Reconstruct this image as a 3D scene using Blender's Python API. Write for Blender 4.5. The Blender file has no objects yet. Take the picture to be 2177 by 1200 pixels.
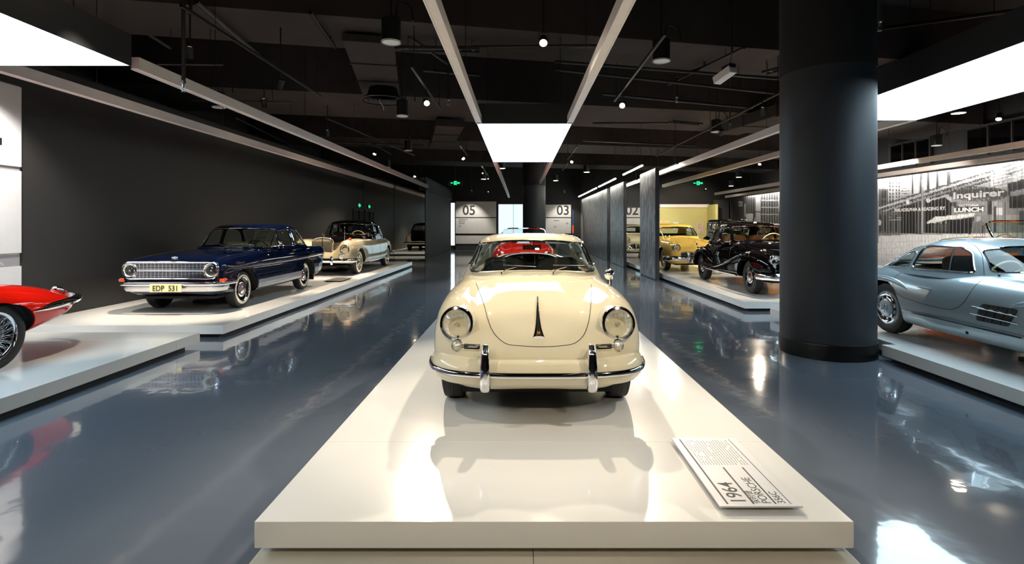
import bpy, bmesh, math, random
import numpy as np
from mathutils import Vector, Matrix
from mathutils.bvhtree import BVHTree

random.seed(7)
SC = bpy.context.scene
COL = SC.collection
PI = math.pi

# ---------------------------------------------------------------- camera
F_PX, CAM_Z = 1130.0, 1.58            # focal length in pixels of the 2177 x 1200 frame, eye height
cam_data = bpy.data.cameras.new('camera')
cam_data.sensor_width = 36.0
cam_data.lens = 36.0 * F_PX / 2177.0
cam_data.shift_x = -(1106.0 - 1088.5) / 2177.0
cam_data.shift_y = -(600.0 - 480.0) / 2177.0
cam_data.clip_start, cam_data.clip_end = 0.05, 200.0
cam = bpy.data.objects.new('camera', cam_data)
cam.location = (0, 0, CAM_Z)
cam.rotation_euler = (PI / 2, 0, 0)
COL.objects.link(cam)
SC.camera = cam

# ---------------------------------------------------------------- world, exposure
world = bpy.data.worlds.new('hall_ambient')
SC.world = world
world.use_nodes = True
bg = world.node_tree.nodes['Background']
bg.inputs[0].default_value = (0.75, 0.85, 1.0, 1)
bg.inputs[1].default_value = 0.015
SC.view_settings.view_transform = 'Standard'
SC.view_settings.look = 'None'
SC.view_settings.exposure = 0.35
SC.view_settings.gamma = 1.0
SC.view_settings.use_curve_mapping = False

LIGHTBOX_POWER = 6.0                  # emission of the ceiling light boxes
SPOT_POWER = 2.6                      # scale of every track spotlight
WARM = (1.0, 0.85, 0.66)
NEUTRAL = (1.0, 0.93, 0.84)
COOL = (0.80, 0.90, 1.0)

# ---------------------------------------------------------------- materials
def srgb(r, g, b):
    f = lambda c: c / 12.92 if c <= 0.04045 else ((c + 0.055) / 1.055) ** 2.4
    return (f(r / 255), f(g / 255), f(b / 255), 1)

def mat(name, rgb, rough=0.5, metal=0.0, coat=0.0, vary=0.06, scale=8.0, bump=0.0, bump_scale=40.0, spec=0.5, emit=None, emit_s=0.0, aniso=None):
    m = bpy.data.materials.new(name)
    m.use_nodes = True
    nt = m.node_tree
    b = nt.nodes['Principled BSDF']
    c = srgb(*rgb)
    b.inputs['Roughness'].default_value = rough
    b.inputs['Metallic'].default_value = metal
    b.inputs['Coat Weight'].default_value = coat
    b.inputs['Coat Roughness'].default_value = 0.02
    b.inputs['Specular IOR Level'].default_value = spec
    tc = nt.nodes.new('ShaderNodeTexCoord')
    nz = nt.nodes.new('ShaderNodeTexNoise')
    nz.inputs['Scale'].default_value = scale
    nz.inputs['Detail'].default_value = 5
    nt.links.new(tc.outputs['Object'], nz.inputs['Vector'])
    rp = nt.nodes.new('ShaderNodeValToRGB')
    rp.color_ramp.elements[0].position, rp.color_ramp.elements[1].position = 0.3, 0.7
    rp.color_ramp.elements[0].color = tuple(max(0, v * (1 - vary)) for v in c[:3]) + (1,)
    rp.color_ramp.elements[1].color = tuple(min(1, v * (1 + vary)) for v in c[:3]) + (1,)
    nt.links.new(nz.outputs['Fac'], rp.inputs['Fac'])
    nt.links.new(rp.outputs['Color'], b.inputs['Base Color'])
    if bump:
        n2 = nt.nodes.new('ShaderNodeTexNoise')
        n2.inputs['Scale'].default_value = bump_scale
        n2.inputs['Detail'].default_value = 3
        nt.links.new(tc.outputs['Object'], n2.inputs['Vector'])
        bp = nt.nodes.new('ShaderNodeBump')
        bp.inputs['Strength'].default_value = bump
        bp.inputs['Distance'].default_value = 0.01
        nt.links.new(n2.outputs['Fac'], bp.inputs['Height'])
        nt.links.new(bp.outputs['Normal'], b.inputs['Normal'])
    if emit:
        b.inputs['Emission Color'].default_value = srgb(*emit)
        b.inputs['Emission Strength'].default_value = emit_s
    return m

def emission(name, rgb, strength):
    m = bpy.data.materials.new(name)
    m.use_nodes = True
    nt = m.node_tree
    nt.nodes.clear()
    e = nt.nodes.new('ShaderNodeEmission')
    o = nt.nodes.new('ShaderNodeOutputMaterial')
    e.inputs['Color'].default_value = (rgb[0], rgb[1], rgb[2], 1)
    e.inputs['Strength'].default_value = strength
    nt.links.new(e.outputs[0], o.inputs[0])
    return m

def glass(name, tint=(0.9, 0.94, 0.93), ior=1.45, rough=0.0, boost=0.0):
    m = bpy.data.materials.new(name)
    m.use_nodes = True
    nt = m.node_tree
    nt.nodes.clear()
    o = nt.nodes.new('ShaderNodeOutputMaterial')
    mx = nt.nodes.new('ShaderNodeMixShader')
    lw = nt.nodes.new('ShaderNodeLayerWeight')
    lw.inputs['Blend'].default_value = 0.5
    pw = nt.nodes.new('ShaderNodeMath')
    pw.operation = 'POWER'
    pw.inputs[1].default_value = 5.0
    fr = nt.nodes.new('ShaderNodeMath')
    fr.operation = 'MULTIPLY'
    fr.inputs[1].default_value = 0.8
    nt.links.new(lw.outputs['Facing'], pw.inputs[0])
    nt.links.new(pw.outputs[0], fr.inputs[0])
    add = nt.nodes.new('ShaderNodeMath')
    add.operation = 'ADD'
    add.inputs[1].default_value = ((ior - 1) / (ior + 1)) ** 2 + boost
    t = nt.nodes.new('ShaderNodeBsdfTransparent')
    t.inputs['Color'].default_value = (*tint, 1)
    g = nt.nodes.new('ShaderNodeBsdfGlossy')
    g.inputs['Roughness'].default_value = rough
    nt.links.new(fr.outputs[0], add.inputs[0])
    nt.links.new(add.outputs[0], mx.inputs[0])
    nt.links.new(t.outputs[0], mx.inputs[1])
    nt.links.new(g.outputs[0], mx.inputs[2])
    nt.links.new(mx.outputs[0], o.inputs[0])
    return m

M = {}
def paint(name, rgb, rough=0.3, metal=0.0):
    M[name] = mat(name, rgb, rough=max(rough, 0.45) if metal == 0 else rough, metal=metal, coat=1.0, vary=0.02, scale=3.0, spec=0.0 if metal == 0 else 0.5)
paint('ivory_paint', (214, 206, 180))
paint('blue_paint', (3, 11, 36), rough=0.35)
paint('grey_paint', (150, 146, 150))
paint('red_paint', (214, 22, 8))
paint('silver_paint', (170, 184, 190), rough=0.32, metal=0.35)
paint('black_paint', (5, 4, 5), rough=0.2)
paint('champagne_paint', (172, 158, 130), rough=0.28, metal=0.35)
paint('yellow_paint', (220, 184, 92))
paint('cream_paint', (226, 214, 172))
paint('orange_paint', (214, 96, 8))
paint('green_paint', (38, 48, 26))
paint('tan_paint', (176, 120, 52))
paint('white_paint', (226, 228, 230))
M['chrome'] = mat('chrome', (226, 226, 228), rough=0.06, metal=1.0, vary=0.02)
M['steel'] = mat('brushed_steel', (170, 170, 172), rough=0.28, metal=1.0, vary=0.05)
M['rubber'] = mat('tyre_rubber', (24, 22, 21), rough=0.62, vary=0.15, scale=20, bump=0.2, bump_scale=120)
M['whitewall'] = mat('whitewall_rubber', (226, 216, 180), rough=0.5, vary=0.04)
M['black_trim'] = mat('black_rubber_trim', (12, 12, 13), rough=0.45)
M['gap'] = mat('panel_gap_shadow_seal', (20, 18, 14), rough=0.8)
M['under'] = mat('underbody_black', (10, 9, 9), rough=0.85, bump=0.3)
M['glass'] = glass('car_glass')
M['tint_glass'] = glass('tinted_car_glass', (0.62, 0.72, 0.68))
M['lamp_glass'] = glass('headlamp_glass', (0.93, 0.93, 0.90), 1.5, boost=0.04)
M['reflector'] = mat('lamp_reflector', (232, 230, 222), rough=0.28, metal=0.06, vary=0.25, scale=60, bump=0.5, bump_scale=90)
M['amber'] = mat('amber_lens', (206, 66, 16), rough=0.12, coat=1.0)
M['red_lens'] = mat('red_lens', (140, 8, 8), rough=0.12, coat=1.0)
M['clear_lens'] = mat('clear_lens', (200, 196, 186), rough=0.15, metal=0.55, coat=1.0, bump=0.4, bump_scale=160)
M['leather_black'] = mat('black_leather', (26, 23, 21), rough=0.45, bump=0.15, bump_scale=200)
M['leather_white'] = mat('pale_piping', (206, 190, 150), rough=0.5)
M['leather_tan'] = mat('tan_leather', (178, 110, 40), rough=0.5)
M['leather_brown'] = mat('brown_leather', (86, 48, 28), rough=0.5)
M['beige_cloth'] = mat('beige_cloth', (176, 156, 112), rough=0.8)
M['dark_interior'] = mat('dark_interior', (20, 19, 18), rough=0.7)
M['olive_canvas'] = mat('olive_canvas', (46, 46, 24), rough=0.85, bump=0.2, bump_scale=300)
M['plate_yellow'] = mat('number_plate_cream', (222, 214, 160), rough=0.4)
M['ink'] = mat('black_ink', (12, 12, 12), rough=0.6)
M['grey_ink'] = mat('grey_ink', (90, 88, 86), rough=0.6)
M['gold'] = mat('gold_enamel', (200, 140, 40), rough=0.25, metal=0.8)

# ---------------------------------------------------------------- mesh helpers
def tag(o, label=None, cat=None, group=None, kind=None):
    if label: o['label'] = label
    if cat: o['category'] = cat
    if group: o['group'] = group
    if kind: o['kind'] = kind
    return o

def empty(name, loc=(0, 0, 0), rz=0.0, parent=None):
    o = bpy.data.objects.new(name, None)
    o.empty_display_size = 0.1
    o.location = loc
    o.rotation_euler = (0, 0, rz)
    if parent: o.parent = parent
    COL.objects.link(o)
    return o

def link_mesh(name, me, m=None, parent=None, smooth=40, loc=None, rot=None):
    o = bpy.data.objects.new(name, me)
    if m is not None and not me.materials:
        me.materials.append(M[m] if isinstance(m, str) else m)
    if parent: o.parent = parent
    if loc: o.location = loc
    if rot: o.rotation_euler = rot
    COL.objects.link(o)
    return o

def smooth_mesh(me, angle):
    if angle is None: return
    me.polygons.foreach_set('use_smooth', [True] * len(me.polygons))
    if angle < 180:
        me.set_sharp_from_angle(angle=math.radians(angle))

class MB:
    """collects shapes and links them as ONE mesh object"""
    def __init__(s): s.v, s.f = [], []
    def add(s, vs, fs):
        k = len(s.v)
        s.v += [tuple(v) for v in vs]
        s.f += [tuple(i + k for i in f) for f in fs]
        return s
    def box(s, x0, x1, y0, y1, z0, z1):
        return s.add([(x0, y0, z0), (x1, y0, z0), (x1, y1, z0), (x0, y1, z0), (x0, y0, z1), (x1, y0, z1), (x1, y1, z1), (x0, y1, z1)],
                     [(0, 3, 2, 1), (4, 5, 6, 7), (0, 1, 5, 4), (1, 2, 6, 5), (2, 3, 7, 6), (3, 0, 4, 7)])
    def bar(s, a, b, w, h, up=(0, 0, 1)):
        a, b, up = Vector(a), Vector(b), Vector(up)
        d = (b - a).normalized()
        sx = d.cross(up).normalized()
        sz = sx.cross(d).normalized()
        vs = []
        for p in (a, b):
            for i, j in ((-1, -1), (1, -1), (1, 1), (-1, 1)):
                vs.append(p + sx * (i * w / 2) + sz * (j * h / 2))
        return s.add(vs, [(0, 1, 2, 3), (7, 6, 5, 4), (0, 4, 5, 1), (1, 5, 6, 2), (2, 6, 7, 3), (3, 7, 4, 0)])
    def tube(s, path, r, seg=8, closed=False, flat=1.0):
        P = [Vector(p) for p in path]
        n = len(P)
        rr = r if hasattr(r, '__len__') else [r] * n
        rings, up = [], None
        for i in range(n):
            if closed: t = (P[(i + 1) % n] - P[i - 1])
            else: t = P[min(i + 1, n - 1)] - P[max(i - 1, 0)]
            if t.length < 1e-9: t = Vector((0, 1, 0))
            t.normalize()
            if up is None:
                up = Vector((0, 0, 1)) if abs(t.z) < 0.9 else Vector((1, 0, 0))
            up = (up - t * up.dot(t)).normalized()
            sd = t.cross(up)
            rings.append([P[i] + up * (rr[i] * math.cos(2 * PI * k / seg)) + sd * (rr[i] * flat * math.sin(2 * PI * k / seg)) for k in range(seg)])
        vs = [v for r_ in rings for v in r_]
        fs = []
        for i in range(n if closed else n - 1):
            a, b = i * seg, ((i + 1) % n) * seg
            for k in range(seg):
                k2 = (k + 1) % seg
                fs.append((a + k, a + k2, b + k2, b + k))
        if not closed:
            fs.append(tuple(range(seg - 1, -1, -1)))
            fs.append(tuple((n - 1) * seg + k for k in range(seg)))
        return s.add(vs, fs)
    def lathe(s, prof, c=(0, 0, 0), axis=(0, 0, 1), seg=32, caps=True, sx=1.0):
        """prof: (radius, height along axis)"""
        a = Vector(axis).normalized()
        u = a.orthogonal().normalized() if abs(a.x) < 0.99 else Vector((0, 1, 0))
        if abs(a.z) > 0.99: u = Vector((1, 0, 0))
        w = a.cross(u)
        c = Vector(c)
        vs, fs, n = [], [], len(prof)
        for r, h in prof:
            for k in range(seg):
                t = 2 * PI * k / seg
                vs.append(c + a * h + u * (max(r, 1e-5) * math.cos(t)) + w * (max(r, 1e-5) * math.sin(t)) * sx)
        for i in range(n - 1):
            for k in range(seg):
                k2 = (k + 1) % seg
                fs.append((i * seg + k, i * seg + k2, (i + 1) * seg + k2, (i + 1) * seg + k))
        if caps:
            fs.append(tuple(range(seg - 1, -1, -1)))
            fs.append(tuple((n - 1) * seg + k for k in range(seg)))
        return s.add(vs, fs)
    def prism(s, poly, axis, a, b):
        """poly 2D outline extruded along axis 'x' (poly = y,z), 'y' (poly = x,z) or 'z' (poly = x,y)"""
        def P(p, h):
            return {'x': (h, p[0], p[1]), 'y': (p[0], h, p[1]), 'z': (p[0], p[1], h)}[axis]
        n = len(poly)
        vs = [P(p, a) for p in poly] + [P(p, b) for p in poly]
        fs = [tuple(range(n - 1, -1, -1)), tuple(range(n, 2 * n))]
        fs += [(i, (i + 1) % n, n + (i + 1) % n, n + i) for i in range(n)]
        return s.add(vs, fs)
    def grid(s, rows, closed=False, cap=False):
        n, m = len(rows), len(rows[0])
        vs = [v for r in rows for v in r]
        fs = []
        for i in range(n - 1):
            for k in range(m if closed else m - 1):
                k2 = (k + 1) % m
                fs.append((i * m + k, i * m + k2, (i + 1) * m + k2, (i + 1) * m + k))
        if cap:
            fs.append(tuple(range(m - 1, -1, -1)))
            fs.append(tuple((n - 1) * m + k for k in range(m)))
        return s.add(vs, fs)
    def mirror(s):
        k = len(s.v)
        s.v += [(-x, y, z) for x, y, z in s.v]
        s.f += [tuple(k + i for i in reversed(f)) for f in s.f]
        return s
    def mesh(s, name, smooth=40, fix=True):
        me = bpy.data.meshes.new(name)
        me.from_pydata(s.v, [], s.f)
        if fix:
            bm = bmesh.new(); bm.from_mesh(me)
            bmesh.ops.recalc_face_normals(bm, faces=bm.faces)
            bm.to_mesh(me); bm.free()
        smooth_mesh(me, smooth)
        return me
    def build(s, name, m, parent=None, smooth=40, loc=None, rot=None, bevel=0.0, fix=True):
        me = s.mesh(name, None if bevel else smooth, fix)
        if bevel:
            bm = bmesh.new(); bm.from_mesh(me)
            bmesh.ops.bevel(bm, geom=[e for e in bm.edges if e.calc_face_angle(0) > 0.5], offset=bevel, segments=2, affect='EDGES', profile=0.5)
            bm.to_mesh(me); bm.free()
            smooth_mesh(me, 12)
        return link_mesh(name, me, m, parent, smooth, loc, rot)

def cr(pts, n, closed=False):
    """centripetal Catmull-Rom through pts (numpy), n samples per segment"""
    P = [np.array(p, float) for p in pts]
    if closed: P = [P[-1]] + P + [P[0], P[1]]
    else: P = [2 * P[0] - P[1]] + P + [2 * P[-1] - P[-2]]
    out = []
    for i in range(1, len(P) - 2):
        p0, p1, p2, p3 = P[i - 1], P[i], P[i + 1], P[i + 2]
        t = [0.0]
        for a, b in ((p0, p1), (p1, p2), (p2, p3)):
            t.append(t[-1] + max(np.linalg.norm(b - a), 1e-4) ** 0.5)
        for k in range(n):
            u = t[1] + (t[2] - t[1]) * k / n
            A1 = (t[1] - u) / (t[1] - t[0]) * p0 + (u - t[0]) / (t[1] - t[0]) * p1
            A2 = (t[2] - u) / (t[2] - t[1]) * p1 + (u - t[1]) / (t[2] - t[1]) * p2
            A3 = (t[3] - u) / (t[3] - t[2]) * p2 + (u - t[2]) / (t[3] - t[2]) * p3
            B1 = (t[2] - u) / (t[2] - t[0]) * A1 + (u - t[0]) / (t[2] - t[0]) * A2
            B2 = (t[3] - u) / (t[3] - t[1]) * A2 + (u - t[1]) / (t[3] - t[1]) * A3
            out.append((t[2] - u) / (t[2] - t[1]) * B1 + (u - t[1]) / (t[2] - t[1]) * B2)
    if not closed: out.append(P[-2])
    return out

def loft_half(sections, nv=4, nu=5):
    """sections: list of (y, [(x,z) | (x,z,dy)]) half outlines from top centre to bottom centre. Returns closed rows for MB.grid"""
    rows = []
    for y, pts in sections:
        P = [(p[0], y + (p[2] if len(p) > 2 else 0), p[1]) for p in pts]
        rows.append(cr(P, nv))
    m = len(rows[0])
    cols = [cr([r[j] for r in rows], nu) for j in range(m)]
    out = []
    for i in range(len(cols[0])):
        half = [cols[j][i] for j in range(m)]
        for p in half: p[0] = max(p[0], 0.0)
        half[0][0] = half[-1][0] = 0.0
        ring = half + [np.array((-p[0], p[1], p[2])) for p in half[-2:0:-1]]
        out.append(ring)
    return out

def superring(z, yf, yr, w, n=3.0, m=3.0, seg=64, crown=0.0):
    yc, L = (yf + yr) / 2, (yr - yf) / 2
    out = []
    for k in range(seg):
        t = 2 * PI * (k + 0.5) / seg
        c, s_ = math.cos(t), math.sin(t)
        x = w * math.copysign(abs(c) ** (2 / n), c)
        y = yc + L * math.copysign(abs(s_) ** (2 / m), s_)
        out.append(np.array((x, y, z)))
    return out

def boolean(me_a, me_b, op='DIFFERENCE', solver='EXACT'):
    oa = bpy.data.objects.new('bool_a', me_a); ob = bpy.data.objects.new('bool_b', me_b)
    COL.objects.link(oa); COL.objects.link(ob)
    md = oa.modifiers.new('b', 'BOOLEAN')
    md.operation, md.solver, md.object = op, solver, ob
    dg = bpy.context.evaluated_depsgraph_get()
    res = bpy.data.meshes.new_from_object(oa.evaluated_get(dg))
    if op == 'DIFFERENCE' and me_a.vertices:
        zt = max(v.co.z for v in me_a.vertices)
        k = 0
        while k < 4 and (not res.vertices or max(v.co.z for v in res.vertices) < zt - 0.02):
            k += 1          # a degenerate cut: nudge the cutter and try again
            ob.location = (0.0007 * k, 0.0011 * k, 0.0009 * k)
            dg = bpy.context.evaluated_depsgraph_get()
            res = bpy.data.meshes.new_from_object(oa.evaluated_get(dg))
        if k: print('boolean retried', k)
    bpy.data.objects.remove(oa); bpy.data.objects.remove(ob)
    return res

def bvh_of(me):
    bm = bmesh.new(); bm.from_mesh(me)
    t = BVHTree.FromBMesh(bm); bm.free()
    return t

def text_mesh(body, size=1.0, extrude=0.0, align='LEFT', sx=1.0, bold=0.0, name='lettering', shear=0.0):
    cu = bpy.data.curves.new(name, 'FONT')
    cu.body, cu.size, cu.extrude, cu.align_x, cu.offset, cu.shear = body, size, extrude, align, bold, shear
    cu.resolution_u = 4
    o = bpy.data.objects.new(name, cu); COL.objects.link(o)
    dg = bpy.context.evaluated_depsgraph_get()
    me = bpy.data.meshes.new_from_object(o.evaluated_get(dg))
    bpy.data.objects.remove(o)
    if sx != 1.0:
        for v in me.vertices: v.co.x *= sx
    return me

def text(body, size, m, parent, loc, rot=(PI / 2, 0, 0), align='LEFT', sx=1.0, bold=0.0, name='lettering', extrude=0.001, shear=0.0):
    me = text_mesh(body, size, extrude, align, sx, bold, name, shear)
    me.materials.clear()
    return link_mesh(name, me, m, parent, None, loc, rot)

# ---------------------------------------------------------------- room materials
def floor_material():
    m = mat('glossy_blue_grey_epoxy', (94, 102, 113), rough=0.07, coat=0.6, vary=0.10, scale=0.7, spec=0.6)
    nt = m.node_tree
    b = nt.nodes['Principled BSDF']
    tc = nt.nodes.new('ShaderNodeTexCoord')
    n = nt.nodes.new('ShaderNodeTexNoise')
    n.inputs['Scale'].default_value = 3.2
    n.inputs['Detail'].default_value = 2.5
    nt.links.new(tc.outputs['Object'], n.inputs['Vector'])
    bp = nt.nodes.new('ShaderNodeBump')
    bp.inputs['Strength'].default_value = 0.10
    bp.inputs['Distance'].default_value = 0.02
    nt.links.new(n.outputs['Fac'], bp.inputs['Height'])
    nt.links.new(bp.outputs['Normal'], b.inputs['Normal'])
    nt.links.new(bp.outputs['Normal'], b.inputs['Coat Normal'])
    n3 = nt.nodes.new('ShaderNodeTexNoise')
    n3.inputs['Scale'].default_value = 1.3
    n3.inputs['Detail'].default_value = 6
    nt.links.new(tc.outputs['Object'], n3.inputs['Vector'])
    mr = nt.nodes.new('ShaderNodeMapRange')
    mr.inputs['To Min'].default_value, mr.inputs['To Max'].default_value = 0.04, 0.16
    nt.links.new(n3.outputs['Fac'], mr.inputs['Value'])
    nt.links.new(mr.outputs[0], b.inputs['Roughness'])
    return m
M['floor'] = floor_material()
M['platform'] = mat('white_lacquer_platform', (226, 225, 222), rough=0.16, coat=0.35, vary=0.015, scale=2)
M['plinth'] = mat('dark_plinth', (40, 40, 42), rough=0.5)
M['wall_dark'] = mat('charcoal_wall_paint', (40, 39, 39), rough=0.62, vary=0.06, scale=1.2, bump=0.05, bump_scale=30)
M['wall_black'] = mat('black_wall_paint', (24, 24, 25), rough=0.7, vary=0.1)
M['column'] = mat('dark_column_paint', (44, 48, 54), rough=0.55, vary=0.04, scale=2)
M['column_base'] = mat('black_base_ring', (14, 14, 15), rough=0.3)
M['ceiling'] = mat('black_ceiling_paint', (20, 19, 19), rough=0.9, vary=0.2)
M['concrete'] = mat('dark_brown_concrete', (46, 38, 35), rough=0.9, vary=0.18, scale=3, bump=0.2, bump_scale=12)
M['black_metal'] = mat('black_metal', (16, 16, 17), rough=0.45, vary=0.1)
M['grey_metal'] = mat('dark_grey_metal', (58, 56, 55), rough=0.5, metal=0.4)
M['beam_white'] = mat('off_white_beam', (236, 226, 220), rough=0.5, vary=0.03)
M['box_side'] = mat('light_box_casing', (36, 37, 40), rough=0.6)
M['diffuser'] = emission('light_box_diffuser', (0.66, 0.87, 1.0), LIGHTBOX_POWER)
M['plate'] = mat('cream_floor_plate', (206, 200, 184), rough=0.25, coat=0.3, vary=0.02)
M['sign_silver'] = mat('brushed_silver_sign', (176, 174, 171), rough=0.4, metal=0.15, vary=0.04, scale=4)
M['panel_white'] = mat('white_sign_panel', (206, 206, 208), rough=0.45, vary=0.02)
M['mirror'] = mat('mirror_glass', (214, 220, 216), rough=0.0, metal=1.0, vary=0.0)
M['screen'] = emission('backlit_window', (0.62, 0.90, 1.0), 1.15)
M['screen2'] = emission('backlit_window_strip', (0.75, 0.93, 1.0), 1.6)
M['exit_green'] = emission('exit_green', (0.02, 0.62, 0.20), 2.0)
M['exit_dark'] = mat('exit_sign_green_face', (6, 60, 34), rough=0.4)
M['lamp_on'] = emission('lamp_lens_lit', (1.0, 0.82, 0.58), 60.0)
M['lamp_down'] = emission('downlight_lit', (1.0, 0.90, 0.72), 14.0)
M['tube_on'] = emission('linear_lamp_lit', (1.0, 0.98, 0.86), 60.0)
M['mural_tube'] = emission('mural_lamp_lit', (1.0, 0.98, 0.93), 62.0)
M['diffuser_off'] = mat('white_lamp_diffuser', (222, 224, 220), rough=0.5)
M['olive_wall'] = mat('olive_wall_paint', (196, 188, 120), rough=0.7, vary=0.04)

# ---------------------------------------------------------------- shell
def struct(name, mb, m, smooth=None, parent=None, bevel=0):
    o = mb.build(name, m, parent, smooth, bevel=bevel)
    if parent is None: o['kind'] = 'structure'
    return o
XL, XR, YB, YF, ZC = -7.2, 13.25, -4.5, 34.5, 5.8
struct('floor', MB().box(-9.2, 14.5, YB, YF + 0.5, -0.1, 0.0), 'floor')
struct('ceiling', MB().box(-9.2, 14.5, YB, YF + 0.5, ZC, ZC + 0.1), 'ceiling')
struct('wall_left', MB().box(XL - 0.18, XL, YB, 24.6, 0.001, 4.0), 'wall_dark')
struct('wall_left_upper', MB().box(-9.3, -9.2, YB, YF + 0.5, 0.001, ZC), 'wall_black')
struct('wall_behind', MB().box(-9.2, 14.5, YB - 0.1, YB, 0.001, ZC), 'wall_black')
struct('wall_back', MB().box(-9.2, 14.5, YF, YF + 0.1, 0.001, ZC), 'wall_black')
struct('wall_right', MB().box(14.4, 14.5, YB, YF, 0.001, ZC), 'wall_black')
struct('wall_dark_return', MB().box(-4.58, -4.38, 24.45, 33.6, 0.001, 3.85), 'wall_black')
struct('trim_1', MB().box(-4.66, -4.30, 24.4, 33.6, 3.2, 3.68), 'wall_dark')

# end wall of mirror glass
mw = struct('wall_mirror', MB().box(XL, -4.38, 24.45, 24.6, 0.001, 3.85), 'black_metal')
for x0, x1 in ((XL + 0.01, -5.82), (-5.80, -4.385)):
    MB().box(x0, x1, 24.425, 24.445, 0.02, 3.8).build('mirror_panel', 'mirror', mw, None)

# side door with its sign in the left wall
d = struct('door_1', MB().box(XL, XL + 0.03, 22.9, 24.3, 0.02, 2.25), 'wall_black')
MB().box(XL + 0.0, XL + 0.05, 22.84, 22.9, 0.02, 2.31).build('door_frame', 'black_metal', d, None)
MB().box(XL + 0.0, XL + 0.05, 22.9, 24.3, 2.25, 2.31).build('door_frame', 'black_metal', d, None)
MB().box(XL + 0.03, XL + 0.07, 23.59, 23.61, 0.02, 2.25).build('door_gap', 'gap', d, None)

# back column, right column
def column(name, x, y, r, label):
    e = empty(name, (x, y, 0)); e['kind'] = 'structure'; e['label'] = label
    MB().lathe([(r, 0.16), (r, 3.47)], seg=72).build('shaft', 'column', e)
    MB().lathe([(r + 0.004, 3.47), (r + 0.004, ZC)], seg=72).build('upper_shaft', 'wall_black', e)  # shade above the light boxes put into a blacker paint
    MB().lathe([(r + 0.014, 0.001), (r + 0.014, 0.17), (r + 0.01, 0.185), (r, 0.19)], seg=72).build('base_ring', 'column_base', e)
column('column', 3.838, 6.659, 0.531, 'thick round dark column beside the silver coupe')
column('column', 0.66, 25.3, 0.54, 'round black column behind the open red car')

# ---------------------------------------------------------------- display platforms
TOP = 0.18
def platform(x0, x1, y0, y1, label, step=2.4, first=None, notch=None, apron=False):
    e = empty('display_platform', ((x0 + x1) / 2, y0, 0))
    tag(e, label, 'platform', 'low white display platforms')
    ox = (x0 + x1) / 2
    ys = [y0]
    y = y0 + (first or step)
    while y < y1 - 0.4:
        ys.append(y); y += step
    if notch: ys = [q for q in ys if not notch[0] < q < notch[1]] + list(notch[:2])
    ys = sorted(ys) + [y1]
    for a, b in zip(ys[:-1], ys[1:]):
        xa = x0 + (notch[2] if notch and a == notch[0] else 0)
        MB().box(xa - ox, x1 - ox, a - y0 + (0.001 if a > y0 else 0), b - y0 - (0.001 if b < y1 else 0), TOP - 0.125, TOP).build('panel', 'platform', e, 40, bevel=0.002)
    MB().box(x0 - ox + (0.22 if notch else 0.12), x1 - ox - 0.12, 0.12, y1 - y0 - 0.12, 0.001, TOP - 0.125).build('plinth', 'plinth', e, None)
    if apron:
        for xa, xb in ((x0, 0.06), (0.063, x1)): MB().box(xa - ox, xb - ox, -3.2, 0.10, 0.001, 0.012).build('floor_plate', 'plate', e, None)
    return e
platform(-1.256, 1.576, 2.51, 19.0, 'white platform carrying the ivory coupe in the middle of the hall', first=0.93, apron=True)
platform(XL + 0.005, -4.20, -3.0, 6.97, 'grey-lit white platform under the red roadster', first=2.3)
platform(XL + 0.005, -4.17, 7.46, 20.5, 'white platform under the dark blue saloon and the champagne limousine')
platform(4.25, 7.6, -2.0, 9.04, 'white platform under the silver coupe behind the thick column', notch=(6.25, 7.35, .17))
platform(4.12, 7.6, 9.77, 33.0, 'white platform under the black saloon and the yellow car')
platform(8.6, 12.7, 5.0, 30.0, 'white platform under the orange open car along the mural')

# ---------------------------------------------------------------- ceiling: concrete bands, light boxes, beams
def rot_box(y0, y1, z0, z1, x0=-9.1, x1=14.3, sl=0.21):
    p = [(x0, y0 + sl * x0), (x1, y0 + sl * x1), (x1, y1 + sl * x1), (x0, y1 + sl * x0)]
    return MB().prism(p, 'z', z0, z1)
for i, (a, b, z) in enumerate(((3.6, 5.6, 4.75), (8.7, 10.25, 4.78), (13.4, 16.3, 4.7), (20.0, 22.4, 4.7), (26.5, 28.5, 4.7))):
    o = struct('trim_%d' % (i + 2), rot_box(a, b, z, ZC - 0.01), 'concrete')

def light_box(x0, x1, y0, y1, label, z=3.30, h=0.34):
    e = empty('light_box', ((x0 + x1) / 2, (y0 + y1) / 2, z))
    tag(e, label, 'ceiling light', 'large ceiling light boxes')
    w, l, t = (x1 - x0) / 2, (y1 - y0) / 2, 0.012
    m = MB().box(-w, -w + t, -l, l, 0, h).box(w - t, w, -l, l, 0, h).box(-w + t, w - t, -l, -l + t, 0, h).box(-w + t, w - t, l - t, l, 0, h).box(-w + t, w - t, -l + t, l - t, h - t, h)
    m.build('casing', 'box_side', e, None)
    MB().box(-w + t, w - t, -l + t, l - t, 0.004, 0.02).build('diffuser', 'diffuser', e, None)
    for sx in (-1, 1):
        for sy in (-1, 1):
            MB().tube([(sx * w * .8, sy * l * .8, h), (sx * w * .8, sy * l * .8, ZC - z)], 0.006, 6).build('hanger_wire', 'black_metal', e)
light_box(-0.74, 0.88, 8.96, 14.4, 'rectangular white light box hung over the middle aisle')
light_box(-5.86, -4.19, 0.3, 5.73, 'white light box above the red roadster')
light_box(4.70, 6.47, 3.3, 8.70, 'white light box above the silver coupe beyond the column')

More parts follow.
